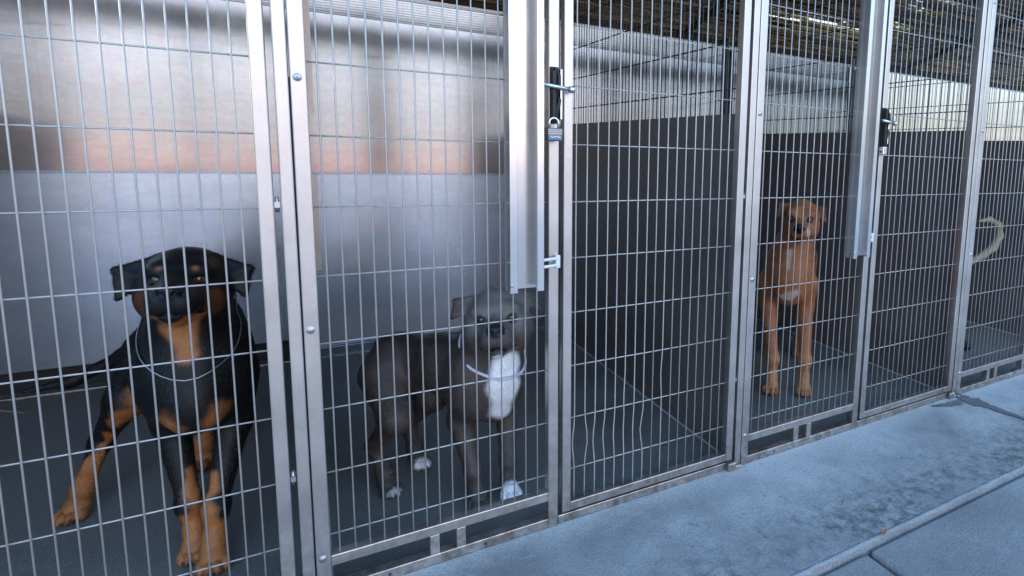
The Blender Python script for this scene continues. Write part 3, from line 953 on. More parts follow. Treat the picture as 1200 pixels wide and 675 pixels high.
def fur(body, parent, hd, fwd, count, length, seed, boost=1.0):
    """short coat: strands rooted on the body mesh and lying back along it"""
    me = body.data; rs = np.random.RandomState(seed)
    nv = len(me.vertices); V = np.empty(nv * 3, np.float32); me.vertices.foreach_get('co', V); V = V.reshape(-1, 3).astype(float)
    N = np.empty(nv * 3, np.float32); me.vertices.foreach_get('normal', N); N = N.reshape(-1, 3).astype(float)
    Cc = np.empty(nv * 4, np.float32); me.color_attributes['coat'].data.foreach_get('color', Cc); Cc = Cc.reshape(-1, 4)
    nf = len(me.polygons); F = np.empty(nf * 4, np.int32); me.loops.foreach_get('vertex_index', F); F = F.reshape(-1, 4)
    wv = V + np.array(parent.location)
    q = hd.loc(wv)
    view = np.array(LOC) - wv                                   # strands only where the coat can be seen from the front half
    ok = ((N * view).sum(1) > -0.35 * np.linalg.norm(view, axis=1)) & (Cc[:, 3] > 0.6)
    for sx in (-1, 1): ok &= np.linalg.norm(q - np.array([sx * 0.040, 0.080, 0.013]), axis=1) > 0.0165
    okf = ok[F].all(1); F = F[okf]
    A_ = np.linalg.norm(np.cross(V[F[:, 2]] - V[F[:, 0]], V[F[:, 3]] - V[F[:, 1]]), axis=1)
    pick = rs.choice(len(F), count, p=A_ / A_.sum()); f = F[pick]
    u, w_ = rs.rand(count, 1), rs.rand(count, 1)
    wt = [(1 - u) * (1 - w_), u * (1 - w_), u * w_, (1 - u) * w_]
    P = sum(wt[k] * V[f[:, k]] for k in range(4)); n = sum(wt[k] * N[f[:, k]] for k in range(4)); n /= np.linalg.norm(n, axis=1)[:, None]
    cc = sum(wt[k] * Cc[f[:, k], :3] for k in range(4)); ql = sum(wt[k] * q[f[:, k]] for k in range(4))
    face = 1 - sstep(0.09, 0.17, np.linalg.norm(ql - np.array([0, 0.08, -0.02]), axis=1))
    g = np.array([0, 0, -0.75]) - np.array(fwd) * 0.65
    gh = -hd.B[1] * 0.9 + np.array([0, 0, -0.15])
    G = g[None] * (1 - face[:, None]) + gh[None] * face[:, None] + rs.normal(0, 0.13, (count, 3))
    t = G - n * (G * n).sum(1)[:, None]; t /= np.maximum(np.linalg.norm(t, axis=1), 1e-6)[:, None]
    L = length * (1 - 0.55 * face) * rs.uniform(0.7, 1.25, count)
    K = 4; pts = np.zeros((count, K, 3))
    for k in range(K):
        s_ = k / (K - 1); pts[:, k] = P - n * 0.0012 + n * (0.33 * s_ - 0.17 * s_ * s_) * L[:, None] + t * (0.95 * s_) * L[:, None]
    cd_ = bpy.data.hair_curves.new('fur'); cd_.add_curves([K] * count)
    cd_.attributes['position'].data.foreach_set('vector', pts.astype(np.float32).ravel()) if 'position' in cd_.attributes else cd_.points.foreach_set('position', pts.astype(np.float32).ravel())
    ra = cd_.attributes.get('radius') or cd_.attributes.new('radius', 'FLOAT', 'POINT')
    ra.data.foreach_set('value', np.tile(np.array([0.00055, 0.00050, 0.00036, 0.00012], np.float32), count))
    ca_ = cd_.attributes.new('strand_colour', 'FLOAT_COLOR', 'CURVE')
    col4 = np.ones((count, 4), np.float32); col4[:, :3] = np.clip(cc * boost * rs.uniform(0.86, 1.14, (count, 1)), 0, 0.92)
    ca_.data.foreach_set('color', col4.ravel())
    cd_.materials.append(M['fur'])
    o = bpy.data.objects.new('fur', cd_); col.objects.link(o); o.parent = parent
    return o


def eye(parent, base, c, look, r=0.0115):
    me = bpy.data.meshes.new('eye'); vs = []; fs = []; nu, nv = 24, 14
    for i in range(nv + 1):
        th = math.pi * i / nv
        for j in range(nu):
            ph = 2 * math.pi * j / nu
            vs.append((r * math.sin(th) * math.cos(ph), r * math.sin(th) * math.sin(ph), r * math.cos(th)))
    for i in range(nv):
        for j in range(nu):
            fs.append([i * nu + j, (i + 1) * nu + j, (i + 1) * nu + (j + 1) % nu, i * nu + (j + 1) % nu])
    me.from_pydata(vs, [], fs); me.polygons.foreach_set('use_smooth', [True] * len(fs)); me.materials.append(M['eye'])
    o = bpy.data.objects.new('eye', me); col.objects.link(o); o.parent = parent
    o.location = Vector(c) - Vector(base); o.rotation_euler = Vector(look).to_track_quat('Z', 'Y').to_euler()
    return o


def sstep(a, b, x):
    t = np.clip((x - a) / (b - a), 0, 1); return t * t * (3 - 2 * t)


def warp(V, amp, f, s=0.0):
    x, y, z = V[:, 0] + s, V[:, 1] - s, V[:, 2] + 2 * s
    return amp * (np.sin(f * x + 1.7 * np.sin(f * 1.3 * z)) + np.sin(f * 1.9 * z + 2.1 * np.sin(f * .8 * y)) + np.sin(f * 2.7 * y + np.sin(f * 2.1 * x))) / 3


def near(V, c, r, soft=0.35, wamp=0.006, f=90):
    d = np.linalg.norm(V - np.array(c), axis=1) + warp(V, wamp, f)
    return 1 - sstep(r * (1 - soft), r, d)


def near_seg(V, a, b, ra, rb, soft=0.35, wamp=0.006, f=90):
    a = np.array(a, float); b = np.array(b, float); ab = b - a
    t = np.clip(((V - a) @ ab) / (ab @ ab), 0, 1)
    r = ra + (rb - ra) * t
    d = np.linalg.norm(V - (a + t[:, None] * ab), axis=1) + warp(V, wamp, f)
    return 1 - sstep(1 - soft, 1, d / r)


def lay(C, mask, colour, alpha=None):
    C[:, :3] = C[:, :3] * (1 - mask[:, None]) + np.array(colour) * mask[:, None]
    if alpha is not None: C[:, 3] = C[:, 3] * (1 - mask) + alpha * mask
    return C


class Head:
    """head frame: x to the picture's right when it faces the viewer, y out of the nose, z up"""
    def __init__(self, c, fwd, up=(0, 0, 1), s=1.0, tilt=0.0):
        f = np.array(fwd, float); f /= np.linalg.norm(f)
        x = np.cross(np.array(up, float), f); x /= np.linalg.norm(x); u = np.cross(f, x)
        ca_, sa_ = math.cos(tilt), math.sin(tilt)
        x, u = ca_ * x + sa_ * u, -sa_ * x + ca_ * u
        self.c = np.array(c, float); self.B = np.stack([x, f, u]); self.s = s

    def p(self, x, y, z): return self.c + self.s * (np.array([x, y, z]) @ self.B)

    def loc(self, V): return ((V - self.c) @ self.B.T) / self.s

    def sculpt(self, b, muz=1.0, muzw=1.0, wide=1.0, jowl=1.0, nose=1.0):
        s, p, B = self.s, self.p, self.B
        E = lambda c, r, k=0.02, sub=False: b.ell(p(*c), np.array(r) * s, k * s, B, sub)
        Cn = lambda a, c, ra, rb, k=0.02, sub=False: b.cone(p(*a), p(*c), ra * s, rb * s, k * s, sub)
        m = lambda y: 0.06 + (y - 0.06) * muz
        E((0, -0.015, 0.012), (0.078 * wide, 0.095, 0.072), 0.03)                 # skull
        E((0, -0.075, -0.015), (0.068 * wide, 0.06, 0.07), 0.04)                  # occiput
        for sx in (-1, 1):
            E((sx * 0.052 * wide, 0.018, -0.035), (0.040 * wide, 0.065, 0.052), 0.035)   # cheek
            E((sx * 0.038, 0.058, 0.036), (0.030, 0.026, 0.020), 0.022)           # brow
        Cn((0, 0.045, -0.016), (0, m(0.135), -0.022), 0.054 * muzw, 0.036 * muzw, 0.035)          # muzzle
        E((0, m(0.10), 0.004), (0.024, 0.062 * muz, 0.018), 0.02)                 # bridge
        for sx in (-1, 1):
            E((sx * 0.021 * muzw, m(0.125), -0.036), (0.027 * muzw, 0.046 * muz, 0.028 * jowl), 0.018)   # flews
            E((sx * 0.036 * muzw, m(0.075), -0.048), (0.022 * muzw, 0.042 * muz, 0.026 * jowl), 0.02)
        Cn((0, 0.02, -0.066), (0, m(0.125), -0.068), 0.040 * muzw, 0.023 * muzw, 0.012)           # lower jaw
        E((0, m(0.150), -0.064), (0.019 * muzw, 0.016, 0.014), 0.012)             # chin
        # mouth line
        for sx in (-1, 1):
            Cn((sx * 0.056 * muzw, m(0.045), -0.060), (sx * 0.034 * muzw, m(0.135), -0.0645), 0.0050, 0.0045, 0.008, True)
            Cn((sx * 0.034 * muzw, m(0.135), -0.0645), (0, m(0.172), -0.053), 0.0045, 0.0035, 0.006, True)
        Cn((0, m(0.182), -0.022), (0, m(0.176), -0.050), 0.0030, 0.0030, 0.006, True)             # philtrum
        E((0, m(0.163), -0.004), (0.0235 * nose, 0.019, 0.0180 * nose), 0.008)                  # nose
        for sx in (-1, 1):
            E((sx * 0.0115, m(0.163) + 0.0165, -0.006), (0.0058, 0.010, 0.0052), 0.004, True)
            E((sx * 0.022, m(0.163) + 0.005, -0.009), (0.0045, 0.012, 0.0040), 0.004, True)
            E((sx * 0.0400, 0.0870, 0.0130), (0.0150, 0.0140, 0.0110), 0.010, True)               # eye socket
            Cn((sx * 0.029, 0.0840, 0.0255), (sx * 0.052, 0.0700, 0.0240), 0.0065, 0.006, 0.010)  # upper lid
            Cn((sx * 0.030, 0.0835, 0.0010), (sx * 0.050, 0.0720, 0.0035), 0.0050, 0.0045, 0.010) # lower lid

    def eyes(self, parent, base):
        for sx in (-1, 1):
            look = self.B[1] * 0.93 + self.B[0] * sx * 0.25 + self.B[2] * 0.05
            eye(parent, base, self.p(sx * 0.0400, 0.0745, 0.0135), look, 0.0126 * self.s)

    def nose_mask(self, V):
        q = self.loc(V); m = 0.163
        return lambda muz: 1 - sstep(0.85, 1.15, np.sqrt((q[:, 0] / 0.026) ** 2 + ((q[:, 1] - (0.06 + (m - 0.06) * muz) - .003) / 0.021) ** 2 + ((q[:, 2] + 0.004) / 0.0205) ** 2))

    def dark_mouth(self, V, muz, muzw):
        a = self.loc(V); out = np.zeros(len(V))
        mm = lambda y: 0.06 + (y - 0.06) * muz
        for sx in (-1, 1):
            for (A, Bq) in (((sx * 0.056 * muzw, mm(0.045), -0.060), (sx * 0.034 * muzw, mm(0.135), -0.0645)), ((sx * 0.034 * muzw, mm(0.135), -0.0645), (0, mm(0.172), -0.053))):
                out = np.maximum(out, near_seg(a, A, Bq, 0.008, 0.007, 0.4, 0.0))
            out = np.maximum(out, near(a, (sx * 0.041, 0.082, 0.013), 0.021, 0.4, 0.0) * 0.9)
        return out


def paw(b, c, d, s=1.0, k=0.008):
    """paw at c (its ground centre) pointing along d"""
    d = np.array([d[0], d[1], 0.0]); d /= np.linalg.norm(d); sd = np.array([-d[1], d[0], 0.0]); c = np.array(c, float)
    b.ell(c + np.array([0, 0, 0.026 * s]) - d * 0.006 * s, (0.030 * s, 0.034 * s, 0.026 * s), 0.012, np.stack([sd, d, [0, 0, 1]]))
    for o, f in ((-0.026, 0.018), (-0.0095, 0.034), (0.0095, 0.034), (0.026, 0.018)):
        t = c + sd * o * s + d * f * s
        b.ell(t + np.array([0, 0, 0.017 * s]), (0.0098 * s, 0.020 * s, 0.0160 * s), 0.003, np.stack([sd, d, [0, 0, 1]]))
        b.cone(t + d * 0.018 * s + np.array([0, 0, 0.016 * s]), t + d * 0.027 * s + np.array([0, 0, 0.007 * s]), 0.0045 * s, 0.0025 * s, 0.003)


def limb(b, pts, rs, k):
    for i in range(len(pts) - 1):
        b.cone(pts[i], pts[i + 1], rs[i], rs[i + 1], k)


def ring(name, c, B, body, r, mat, parent, base, n=48, lift=0.0015, cap=0.22, rx=0.1, ry=0.1):
    """closed loop around the neck in the plane of B[0], B[1], lying on the coat"""
    c = np.array(c, float); rad = []
    for i in range(n):
        a = 2 * math.pi * i / n; d = B[0] * math.cos(a) + B[1] * math.sin(a); t = 0.03
        while t < cap:
            k = np.round((c + d * t - body.lo) / body.h).astype(int)
            if (k < 0).any() or (k >= body.n).any() or body.F[tuple(k)] > 0: break
            t += 0.002
        rad.append(min(t, rx * math.cos(a) ** 2 + ry * math.sin(a) ** 2))
    rad = np.array(rad)
    for _ in range(2): rad = (rad * 2 + np.roll(rad, 1) + np.roll(rad, -1)) / 4
    pts = [tuple(c + (B[0] * math.cos(2 * math.pi * i / n) + B[1] * math.sin(2 * math.pi * i / n)) * (rad[i] + lift) - np.array(base)) for i in range(n)]
    mb = MB(); mb.tube(pts, r, 8, closed=True)
    return mb.build(name, mat, parent)


H = 0.0047

# ================= black and tan dog =================
base = (-0.30, 0.55, 0.0)
d1 = empty('dog', base)
b = Body((-0.86, 0.10, -0.01), (-0.02, 1.20, 0.82), H)
hd = Head((-0.243, 0.400, 0.696), (-0.060, -1.0, 0.05), s=0.97, tilt=-0.05)
A = np.array
b.ell((-0.244, 0.52, 0.468), (0.096, 0.20, 0.155), 0.05)            # rib cage
b.ell((-0.295, 0.74, 0.470), (0.092, 0.20, 0.120), 0.06)
b.ell((-0.345, 0.93, 0.430), (0.095, 0.13, 0.115), 0.06)            # croup
b.ell((-0.238, 0.385, 0.440), (0.100, 0.085, 0.130), 0.05)          # breast
b.ell((-0.235, 0.318, 0.405), (0.060, 0.05, 0.075), 0.04)           # breastbone
b.cone((-0.250, 0.50, 0.560), (-0.243, 0.42, 0.660), 0.104, 0.076, 0.05)   # neck
b.cone((-0.238, 0.40, 0.49), (-0.243, 0.375, 0.625), 0.088, 0.062, 0.05)   # throat
for sx in (-1, 1):
    b.ell((-0.236 + sx * 0.068, 0.43, 0.462), (0.050, 0.090, 0.120), 0.04)   # shoulder
fr = [[(-0.308, 0.410, 0.445), (-0.300, 0.435, 0.325), (-0.266, 0.360, 0.130), (-0.258, 0.352, 0.062), (-0.256, 0.340, 0.030)],
      [(-0.162, 0.390, 0.445), (-0.168, 0.405, 0.315), (-0.207, 0.305, 0.130), (-0.213, 0.290, 0.060), (-0.215, 0.275, 0.030)]]
for L in fr:
    limb(b, L, [0.052, 0.037, 0.0215, 0.0200, 0.023], 0.025)
    b.ell(A(L[2]) + A([0, 0, 0.0]), (0.0240, 0.026, 0.034), 0.02)
paw(b, (-0.256, 0.330, 0.0), (-0.05, -1, 0), 0.98)
paw(b, (-0.213, 0.262, 0.0), (0.02, -1, 0), 0.98)
hr = [[(-0.405, 0.90, 0.380), (-0.448, 0.765, 0.290), (-0.528, 0.835, 0.150), (-0.552, 0.745, 0.060), (-0.556, 0.70, 0.030)],
      [(-0.345, 0.95, 0.400), (-0.315, 0.80, 0.300), (-0.300, 0.93, 0.150), (-0.300, 0.885, 0.060), (-0.300, 0.87, 0.030)]]
for L in hr:
    limb(b, L, [0.080, 0.048, 0.0235, 0.0215, 0.025], 0.03)
paw(b, (-0.558, 0.685, 0.0), (-0.30, -1, 0), 1.0)
paw(b, (-0.300, 0.850, 0.0), (0.0, -1, 0), 1.12)
limb(b, [(-0.40, 1.02, 0.42), (-0.50, 1.06, 0.34), (-0.64, 1.07, 0.270), (-0.74, 1.05, 0.262)], [0.034, 0.022, 0.016, 0.007], 0.03)
hd.sculpt(b, muz=0.95, muzw=1.10, wide=1.06, jowl=1.2)
for sx in (-1, 1):                                                   # hanging ears
    P = hd.p
    b.tri(P(sx * 0.058, -0.015, 0.058), P(sx * 0.134, 0.004, 0.030), P(sx * 0.078, 0.012, 0.004), 0.0070, 0.016)
    b.tri(P(sx * 0.134, 0.004, 0.030), P(sx * 0.084, 0.012, 0.004), P(sx * 0.126, 0.022, -0.040), 0.0065, 0.012)
V, Q = b.mesh()
C = np.ones((len(V), 4)); C[:, :3] = (0.0060, 0.0058, 0.0062)
tan = (0.36, 0.138, 0.046); q = hd.loc(V)
for sx in (-1, 1):
    C = lay(C, near(q, (sx * 0.060, 0.075, -0.045), 0.046, 0.5, 0.004, 120) * 0.7, (0.12, 0.045, 0.016))     # cheek
    C = lay(C, near(q, (sx * 0.034, 0.085, 0.043), 0.012, 0.7, 0.002) * 0.6, tan)                              # brow spot
C = lay(C, near(q, (0, 0.03, -0.110), 0.060, 0.4, 0.006) * 0.95, tan)
C = lay(C, near_seg(V, (-0.253, 0.290, 0.605), (-0.242, 0.290, 0.545), 0.062, 0.034, 0.45, 0.008, 60), tan)     # throat
C = lay(C, near(V, (-0.290, 0.295, 0.362), 0.054, 0.65, 0.008, 70), tan)
C = lay(C, near(V, (-0.182, 0.295, 0.370), 0.054, 0.65, 0.008, 70), tan)
for L in fr:
    inn = 0.016 if L is fr[0] else -0.016
    mk = near_seg(V, A(L[1]) * 0.42 + A(L[2]) * 0.58 + A([inn, -0.022, 0.0]), A(L[2]) + A([inn * .6, -0.018, 0.0]), 0.015, 0.027, 0.6, 0.006, 60)
    mk = np.maximum(mk, near_seg(V, A(L[2]) + A([inn * .4, -0.012, -0.01]), A(L[4]) + A([0, -0.03, 0]), 0.026, 0.085, 0.5, 0.006, 60))
    C = lay(C, mk, tan)
L = hr[0]
C = lay(C, near_seg(V, (-0.400, 0.735, 0.335), (-0.500, 0.735, 0.175), 0.040, 0.040, 0.6, 0.006, 70), tan)
C = lay(C, near_seg(V, (-0.520, 0.76, 0.155), (-0.560, 0.69, 0.01), 0.055, 0.09, 0.3, 0.006, 70), tan)
C = lay(C, near_seg(V, (-0.300, 0.88, 0.15), (-0.300, 0.87, 0.01), 0.05, 0.09, 0.3), tan)
C = lay(C, near_seg(V, (-0.500, 0.80, 0.26), (-0.575, 0.80, 0.10), 0.040, 0.030, 0.4, 0.006), (0.0085, 0.0085, 0.0105))
for (cx_, cy_) in ((-0.262, 0.330), (-0.215, 0.262), (-0.558, 0.685)):         # dark pencil marks on the toes
    C = lay(C, near(V, (cx_, cy_ - 0.055, 0.0), 0.030, 0.5, 0.004) * 0.8, (0.03, 0.016, 0.01))
C = lay(C, hd.dark_mouth(V, 0.95, 1.10), (0.006, 0.006, 0.006))
C = lay(C, near(q, (0, 0.15, -0.02), 0.052, 0.4, 0.002), (0.011, 0.011, 0.013))
C = lay(C, hd.nose_mask(V)(0.95), (0.010, 0.010, 0.012), 0.1)
bo = link_body('body', V, Q, C, M['coat'], d1, base)
fur(bo, d1, hd, (0.1, -1.0, 0), 75000, 0.0095, 1)
hd.eyes(d1, base)
cB = np.array([[1, 0, 0], [0, math.cos(0.72), math.sin(0.72)], [0, -math.sin(0.72), math.cos(0.72)]])
ring('collar', (-0.243, 0.425, 0.600), cB, b, 0.0020, M['collar_silver'], d1, base, cap=0.30, rx=0.108, ry=0.30, lift=0.004)
tag(d1, 'large black and tan dog with a thin chain collar, standing behind the left gate', 'dog')

# ================= grey dog =================
base = (0.33, 0.36, 0.0)
d2 = empty('dog', base)
b = Body((0.06, 0.02, -0.01), (0.66, 0.74, 0.68), H)
hd = Head((0.472, 0.215, 0.560), (-0.31, -0.95, 0.03), s=0.98, tilt=0.05)
b.ell((0.432, 0.300, 0.365), (0.096, 0.125, 0.118), 0.05)
b.ell((0.345, 0.400, 0.385), (0.084, 0.130, 0.088), 0.06)
b.ell((0.245, 0.510, 0.372), (0.090, 0.090, 0.090), 0.06)
b.ell((0.462, 0.225, 0.345), (0.082, 0.065, 0.105), 0.04)
b.cone((0.452, 0.285, 0.425), (0.475, 0.235, 0.530), 0.086, 0.072, 0.045)
b.cone((0.470, 0.215, 0.400), (0.474, 0.195, 0.500), 0.074, 0.058, 0.04)
for o in (A([-0.062, -0.030, 0]), A([0.062, 0.036, 0])):
    b.ell(A([0.445, 0.262, 0.365]) + o, (0.052, 0.062, 0.098), 0.04)
fr = [[(0.388, 0.245, 0.340), (0.378, 0.290, 0.238), (0.398, 0.232, 0.095), (0.404, 0.222, 0.045), (0.407, 0.212, 0.026)],
      [(0.515, 0.285, 0.340), (0.522, 0.315, 0.238), (0.503, 0.240, 0.095), (0.501, 0.226, 0.045), (0.499, 0.215, 0.026)]]
for L in fr:
    limb(b, L, [0.050, 0.036, 0.0215, 0.0200, 0.022], 0.022)
paw(b, (0.405, 0.200, 0.0), (-0.25, -1, 0), 0.92)
paw(b, (0.499, 0.202, 0.0), (-0.10, -1, 0), 0.92)
hr = [[(0.192, 0.470, 0.345), (0.212, 0.370, 0.245), (0.160, 0.475, 0.125), (0.182, 0.432, 0.050), (0.188, 0.415, 0.026)],
      [(0.285, 0.540, 0.345), (0.330, 0.480, 0.245), (0.270, 0.585, 0.125), (0.284, 0.545, 0.050), (0.288, 0.530, 0.026)]]
for L in hr:
    limb(b, L, [0.070, 0.043, 0.0205, 0.0195, 0.021], 0.03)
paw(b, (0.189, 0.402, 0.0), (0.35, -1, 0), 0.88)
paw(b, (0.290, 0.520, 0.0), (0.45, -1, 0), 0.88)
limb(b, [(0.205, 0.585, 0.405), (0.225, 0.625, 0.34), (0.245, 0.640, 0.27), (0.255, 0.64, 0.20)], [0.026, 0.020, 0.015, 0.008], 0.02)
hd.sculpt(b, muz=0.80, muzw=1.05, wide=1.10, jowl=1.1)
P = hd.p
b.tri(P(-0.066, -0.010, 0.062), P(-0.116, -0.006, 0.056), P(-0.074, 0.004, 0.026), 0.0065, 0.014)
b.tri(P(-0.116, -0.006, 0.056), P(-0.074, 0.004, 0.026), P(-0.124, 0.022, 0.014), 0.0060, 0.010)
b.tri(P(0.060, -0.012, 0.070), P(0.106, -0.004, 0.056), P(0.078, 0.004, 0.032), 0.0065, 0.014)
b.tri(P(0.106, -0.004, 0.056), P(0.078, 0.004, 0.032), P(0.118, 0.020, 0.022), 0.0060, 0.010)
V, Q = b.mesh(); q = hd.loc(V)
C = np.ones((len(V), 4)); C[:, :3] = (0.068, 0.053, 0.046)
C = lay(C, near_seg(V, (0.44, 0.30, 0.50), (0.24, 0.52, 0.46), 0.085, 0.085, 0.6) * 0.7, (0.020, 0.016, 0.015))
C = lay(C, near(q, (0, 0.03, 0.01), 0.13, 0.5) * 0.75, (0.25, 0.225, 0.215))
C = lay(C, near(q, (0, 0.12, -0.01), 0.055, 0.5) * 0.8, (0.11, 0.10, 0.11))
C = lay(C, near(q, (0.055, 0.06, -0.06), 0.040, 0.6) * 0.6, (0.19, 0.11, 0.07))
C = lay(C, near_seg(V, (0.195, 0.44, 0.32), (0.200, 0.40, 0.12), 0.05, 0.03, 0.6) * 0.5, (0.14, 0.085, 0.06))
wht = (0.82, 0.81, 0.82)
def front_only(c, d, a): return sstep(-0.01, 0.02, (V - A(c)) @ (A(d) / np.linalg.norm(d)))
fo = front_only((0.470, 0.205, 0.37), (-0.22, -1, 0), 0)
C = lay(C, np.maximum(near_seg(V, (0.474, 0.150, 0.445), (0.468, 0.145, 0.370), 0.046, 0.060, 0.48, 0.010, 45), near_seg(V, (0.468, 0.145, 0.370), (0.470, 0.155, 0.290), 0.058, 0.048, 0.48, 0.010, 45)) * fo, wht)
C = lay(C, near(V, (0.497, 0.14, 0.402), 0.009, 0.5, 0.0), (0.05, 0.045, 0.045))
C = lay(C, near(q, (0.0, 0.130, -0.078), 0.017, 0.4, 0.003), wht)
C = lay(C, near(V, (0.502, 0.170, 0.010), 0.055, 0.3, 0.006), wht)
C = lay(C, near(V, (0.298, 0.485, 0.008), 0.036, 0.3, 0.006), wht)
C = lay(C, near(V, (0.205, 0.360, 0.006), 0.028, 0.3, 0.006), (0.5, 0.5, 0.5))
C = lay(C, hd.dark_mouth(V, 0.80, 1.05), (0.012, 0.011, 0.012))
C = lay(C, hd.nose_mask(V)(0.80), (0.016, 0.017, 0.024), 0.15)
C = lay(C, near(V, (0.29, 0.42, 0.285), 0.045, 0.6) * 0.6, (0.16, 0.08, 0.07))
bo = link_body('body', V, Q, C, M['coat'], d2, base)
fur(bo, d2, hd, (0.3, -0.95, 0), 60000, 0.0085, 2, 1.15)
hd.eyes(d2, base)
cB = np.array([[0.985, 0.10, -0.05], [-0.10, 0.85, 0.52]])
ring('collar', (0.468, 0.243, 0.462), cB, b, 0.0042, M['collar_cloth'], d2, base, cap=0.16, rx=0.094, ry=0.165)
tag(d2, 'dark grey dog with a white chest and folded ears, standing behind the middle panel', 'dog')

# ================= brown dog =================
base = (1.92, 0.60, 0.0)
d3 = empty('dog', base)
b = Body((1.52, 0.22, -0.01), (2.40, 1.12, 0.92), H)
hd = Head((1.872, 0.452, 0.775), (-0.70, -0.68, -0.16), s=0.95)
fd = A([-0.69, -0.72, 0]); ld_ = A([0.72, -0.69, 0])
def at_(f, l, z): return A([1.82, 0.46, 0]) + fd * f + ld_ * l + A([0, 0, z])
b.ell(at_(-0.10, 0.008, 0.525), (0.086, 0.17, 0.125), 0.05, np.stack([ld_, fd, [0, 0, 1]]))
b.ell(at_(-0.30, 0, 0.545), (0.085, 0.17, 0.092), 0.06, np.stack([ld_, fd, [0, 0, 1]]))
b.ell(at_(-0.46, 0, 0.555), (0.085, 0.10, 0.090), 0.06, np.stack([ld_, fd, [0, 0, 1]]))
b.ell(at_(0.02, 0.008, 0.490), (0.078, 0.065, 0.105), 0.04, np.stack([ld_, fd, [0, 0, 1]]))
b.cone(at_(-0.06, 0, 0.585), hd.p(0, -0.05, -0.03), 0.098, 0.068, 0.05)
b.cone(at_(0.00, 0, 0.540), hd.p(0, -0.015, -0.06), 0.078, 0.052, 0.04)
fr = []
for sl_, c in ((-1, (1.724, 0.427)), (1, (1.840, 0.344))):
    b.ell(at_(-0.04, sl_ * 0.066 + 0.006, 0.500), (0.044, 0.065, 0.105), 0.035, np.stack([ld_, fd, [0, 0, 1]]))
    pw = A([c[0], c[1], 0.0])
    L = [at_(-0.03, sl_ * 0.086, 0.475), at_(-0.055, sl_ * 0.084, 0.375), pw - fd * 0.035 + A([0, 0, 0.145]), pw - fd * 0.030 + A([0, 0, 0.065]), pw - fd * 0.012 + A([0, 0, 0.028])]
    fr.append(L); limb(b, L, [0.052, 0.038, 0.0235, 0.0215, 0.024], 0.022)
    b.ell(L[2], (0.026, 0.026, 0.030), 0.02)
    paw(b, pw - fd * 0.005, fd + ld_ * 0.1 * sl_, 1.02)
for sl_ in (-1, 1):
    L = [at_(-0.48, sl_ * 0.065, 0.52), at_(-0.38, sl_ * 0.085, 0.385), at_(-0.50, sl_ * 0.075, 0.185), at_(-0.465, sl_ * 0.075, 0.065), at_(-0.45, sl_ * 0.075, 0.028)]
    limb(b, L, [0.078, 0.048, 0.0235, 0.0215, 0.024], 0.03)
    paw(b, at_(-0.435, sl_ * 0.075, 0), fd, 1.0)
limb(b, [at_(-0.54, 0, 0.60), at_(-0.60, -0.02, 0.55), at_(-0.63, -0.03, 0.45), at_(-0.62, -0.02, 0.34)], [0.026, 0.022, 0.018, 0.009], 0.02)
hd.sculpt(b, muz=1.02, muzw=0.86, wide=0.94, jowl=0.85, nose=1.25)
P = hd.p
for sx in (-1, 1):
    up_ = 0.012 if sx < 0 else 0.0
    b.tri(P(sx * 0.046, -0.014, 0.060), P(sx * 0.102, -0.008, 0.050 + up_), P(sx * 0.068, 0.002, 0.020), 0.0050, 0.012)
    b.tri(P(sx * 0.102, -0.008, 0.050 + up_), P(sx * 0.072, 0.004, 0.022), P(sx * 0.112, 0.016, -0.008 + up_), 0.0048, 0.010)
V, Q = b.mesh(); q = hd.loc(V)
C = np.ones((len(V), 4)); C[:, :3] = (0.37, 0.130, 0.046)
C = lay(C, near_seg(V, at_(-0.10, 0, 0.68), at_(-0.5, 0, 0.66), 0.10, 0.08, 0.6) * 0.7, (0.26, 0.10, 0.035))
for sx in (-1, 1):
    C = lay(C, near(q, (sx * 0.095, 0.005, 0.04), 0.045, 0.5) * 0.8, (0.16, 0.055, 0.022))
C = lay(C, near(q, (0, 0.06, 0.030), 0.060, 0.6) * 0.6, (0.50, 0.22, 0.095))
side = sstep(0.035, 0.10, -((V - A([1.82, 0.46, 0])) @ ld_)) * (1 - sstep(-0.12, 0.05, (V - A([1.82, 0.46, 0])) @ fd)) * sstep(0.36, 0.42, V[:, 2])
C = lay(C, side * 0.8, (0.16, 0.055, 0.020))  # shade on the left and rear body painted into the coat
for L in fr:
    C = lay(C, near_seg(V, L[2], L[4] + A([0, 0, -0.02]), 0.05, 0.06, 0.6) * 0.5, (0.60, 0.30, 0.12))
# muzzle: dark top, white on one side and chin
C = lay(C, near(q, (0, 0.125, -0.045), 0.052, 0.5, 0.003) * 0.6, (0.10, 0.055, 0.035))
C = lay(C, near(q, (0.0, 0.152, -0.056), 0.022, 0.5, 0.002) * 0.9, (0.012, 0.010, 0.009))
C = lay(C, near(q, (0.036, 0.130, -0.036), 0.031, 0.3, 0.003), (0.70, 0.66, 0.63))
for sx in (-1, 1):
    C = lay(C, near(q, (sx * 0.041, 0.080, 0.014), 0.024, 0.6, 0.002) * 0.8, (0.05, 0.022, 0.010))
C = lay(C, near(q, (0.0, 0.100, -0.088), 0.022, 0.4, 0.003), (0.5, 0.46, 0.42))
C = lay(C, near_seg(V, at_(0.06, 0.0, 0.640), at_(0.095, 0.0, 0.57), 0.024, 0.016, 0.6, 0.003, 40) * 0.75, (0.60, 0.50, 0.42))
C = lay(C, near_seg(V, at_(0.085, -0.02, 0.435), at_(0.085, 0.03, 0.445), 0.030, 0.034, 0.5, 0.010, 80) * 0.75, (0.60, 0.52, 0.46))
C = lay(C, hd.dark_mouth(V, 1.02, 0.86), (0.015, 0.010, 0.008))
C = lay(C, np.maximum(hd.nose_mask(V)(1.02), near(q, (0, 0.172, -0.004), 0.026, 0.25, 0.0)), (0.008, 0.007, 0.008), 0.1)
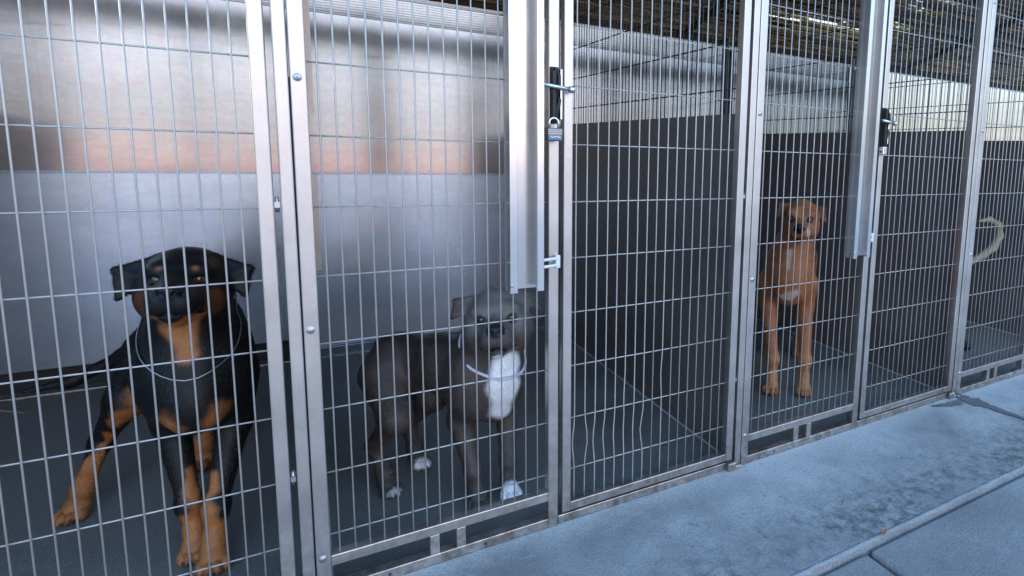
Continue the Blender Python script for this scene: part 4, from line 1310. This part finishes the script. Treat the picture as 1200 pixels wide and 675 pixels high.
for c in ((1.724, 0.427), (1.840, 0.344)):
    C = lay(C, near(V, A([c[0], c[1], 0.0]) + fd * 0.055, 0.022, 0.5, 0.003) * 0.7, (0.06, 0.03, 0.015))
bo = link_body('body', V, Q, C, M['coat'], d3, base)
fur(bo, d3, hd, (-0.69, -0.72, 0), 55000, 0.0095, 3, 1.2)
hd.eyes(d3, base)
tag(d3, 'reddish brown dog with a white muzzle side and chest streak, standing far back', 'dog')

# ================= fourth dog: its body is behind the divider, the tail shows =================
base = (2.86, 0.70, 0.0)
d4 = empty('dog', base)
b = Body((2.44, 0.14, -0.01), (3.52, 1.42, 0.92), 0.0075)
hd = Head((2.66, 1.20, 0.70), (-0.35, 0.93, 0.0), s=0.92)
b.ell((2.74, 0.98, 0.46), (0.105, 0.17, 0.125), 0.05)
b.ell((2.83, 0.78, 0.47), (0.092, 0.16, 0.098), 0.06)
b.ell((2.93, 0.56, 0.475), (0.092, 0.10, 0.095), 0.06)
b.cone((2.71, 1.04, 0.52), (2.67, 1.16, 0.66), 0.10, 0.07, 0.05)
for L, c, dd in (([(2.66, 1.04, 0.42), (2.66, 1.02, 0.30), (2.64, 1.06, 0.13), (2.64, 1.07, 0.03)], (2.64, 1.09, 0), (-0.3, 1, 0)),
                 ([(2.80, 1.07, 0.42), (2.80, 1.05, 0.30), (2.79, 1.09, 0.13), (2.79, 1.10, 0.03)], (2.79, 1.12, 0), (-0.3, 1, 0)),
                 ([(2.87, 0.55, 0.44), (2.80, 0.62, 0.31), (2.87, 0.52, 0.16), (2.85, 0.55, 0.03)], (2.85, 0.57, 0), (-0.3, 1, 0)),
                 ([(3.00, 0.56, 0.44), (2.99, 0.62, 0.31), (3.06, 0.42, 0.16), (3.080, 0.375, 0.03)], (3.085, 0.365, 0), (-0.3, 1, 0))):
    limb(b, L, [0.070, 0.046, 0.024, 0.024], 0.03); paw(b, c, dd, 0.95)
tp = [(2.975, 0.47, 0.520), (3.03, 0.42, 0.490), (3.12, 0.40, 0.492), (3.24, 0.40, 0.522), (3.335, 0.40, 0.560), (3.385, 0.40, 0.625), (3.365, 0.40, 0.690), (3.29, 0.41, 0.722), (3.20, 0.42, 0.716)]
limb(b, tp, [0.026, 0.019, 0.017, 0.020, 0.023, 0.022, 0.019, 0.015, 0.007], 0.02)
hd.sculpt(b)
V, Q = b.mesh()
C = np.ones((len(V), 4)); C[:, :3] = (0.10, 0.065, 0.04)
C = lay(C, sstep(3.02, 3.10, V[:, 0]) * sstep(0.42, 0.46, V[:, 2]), (0.34, 0.26, 0.17))
C = lay(C, near(V, (3.36, 0.37, 0.70), 0.05, 0.6, 0.012) * 0.6, (0.26, 0.18, 0.11))
C = lay(C, near(V, (3.085, 0.36, 0.0), 0.09, 0.3), (0.012, 0.012, 0.013))
link_body('body', V, Q, C, M['coat'], d4, base)
hd.eyes(d4, base)
tag(d4, 'dog mostly hidden behind the right post, only its curled cream tail showing', 'dog')
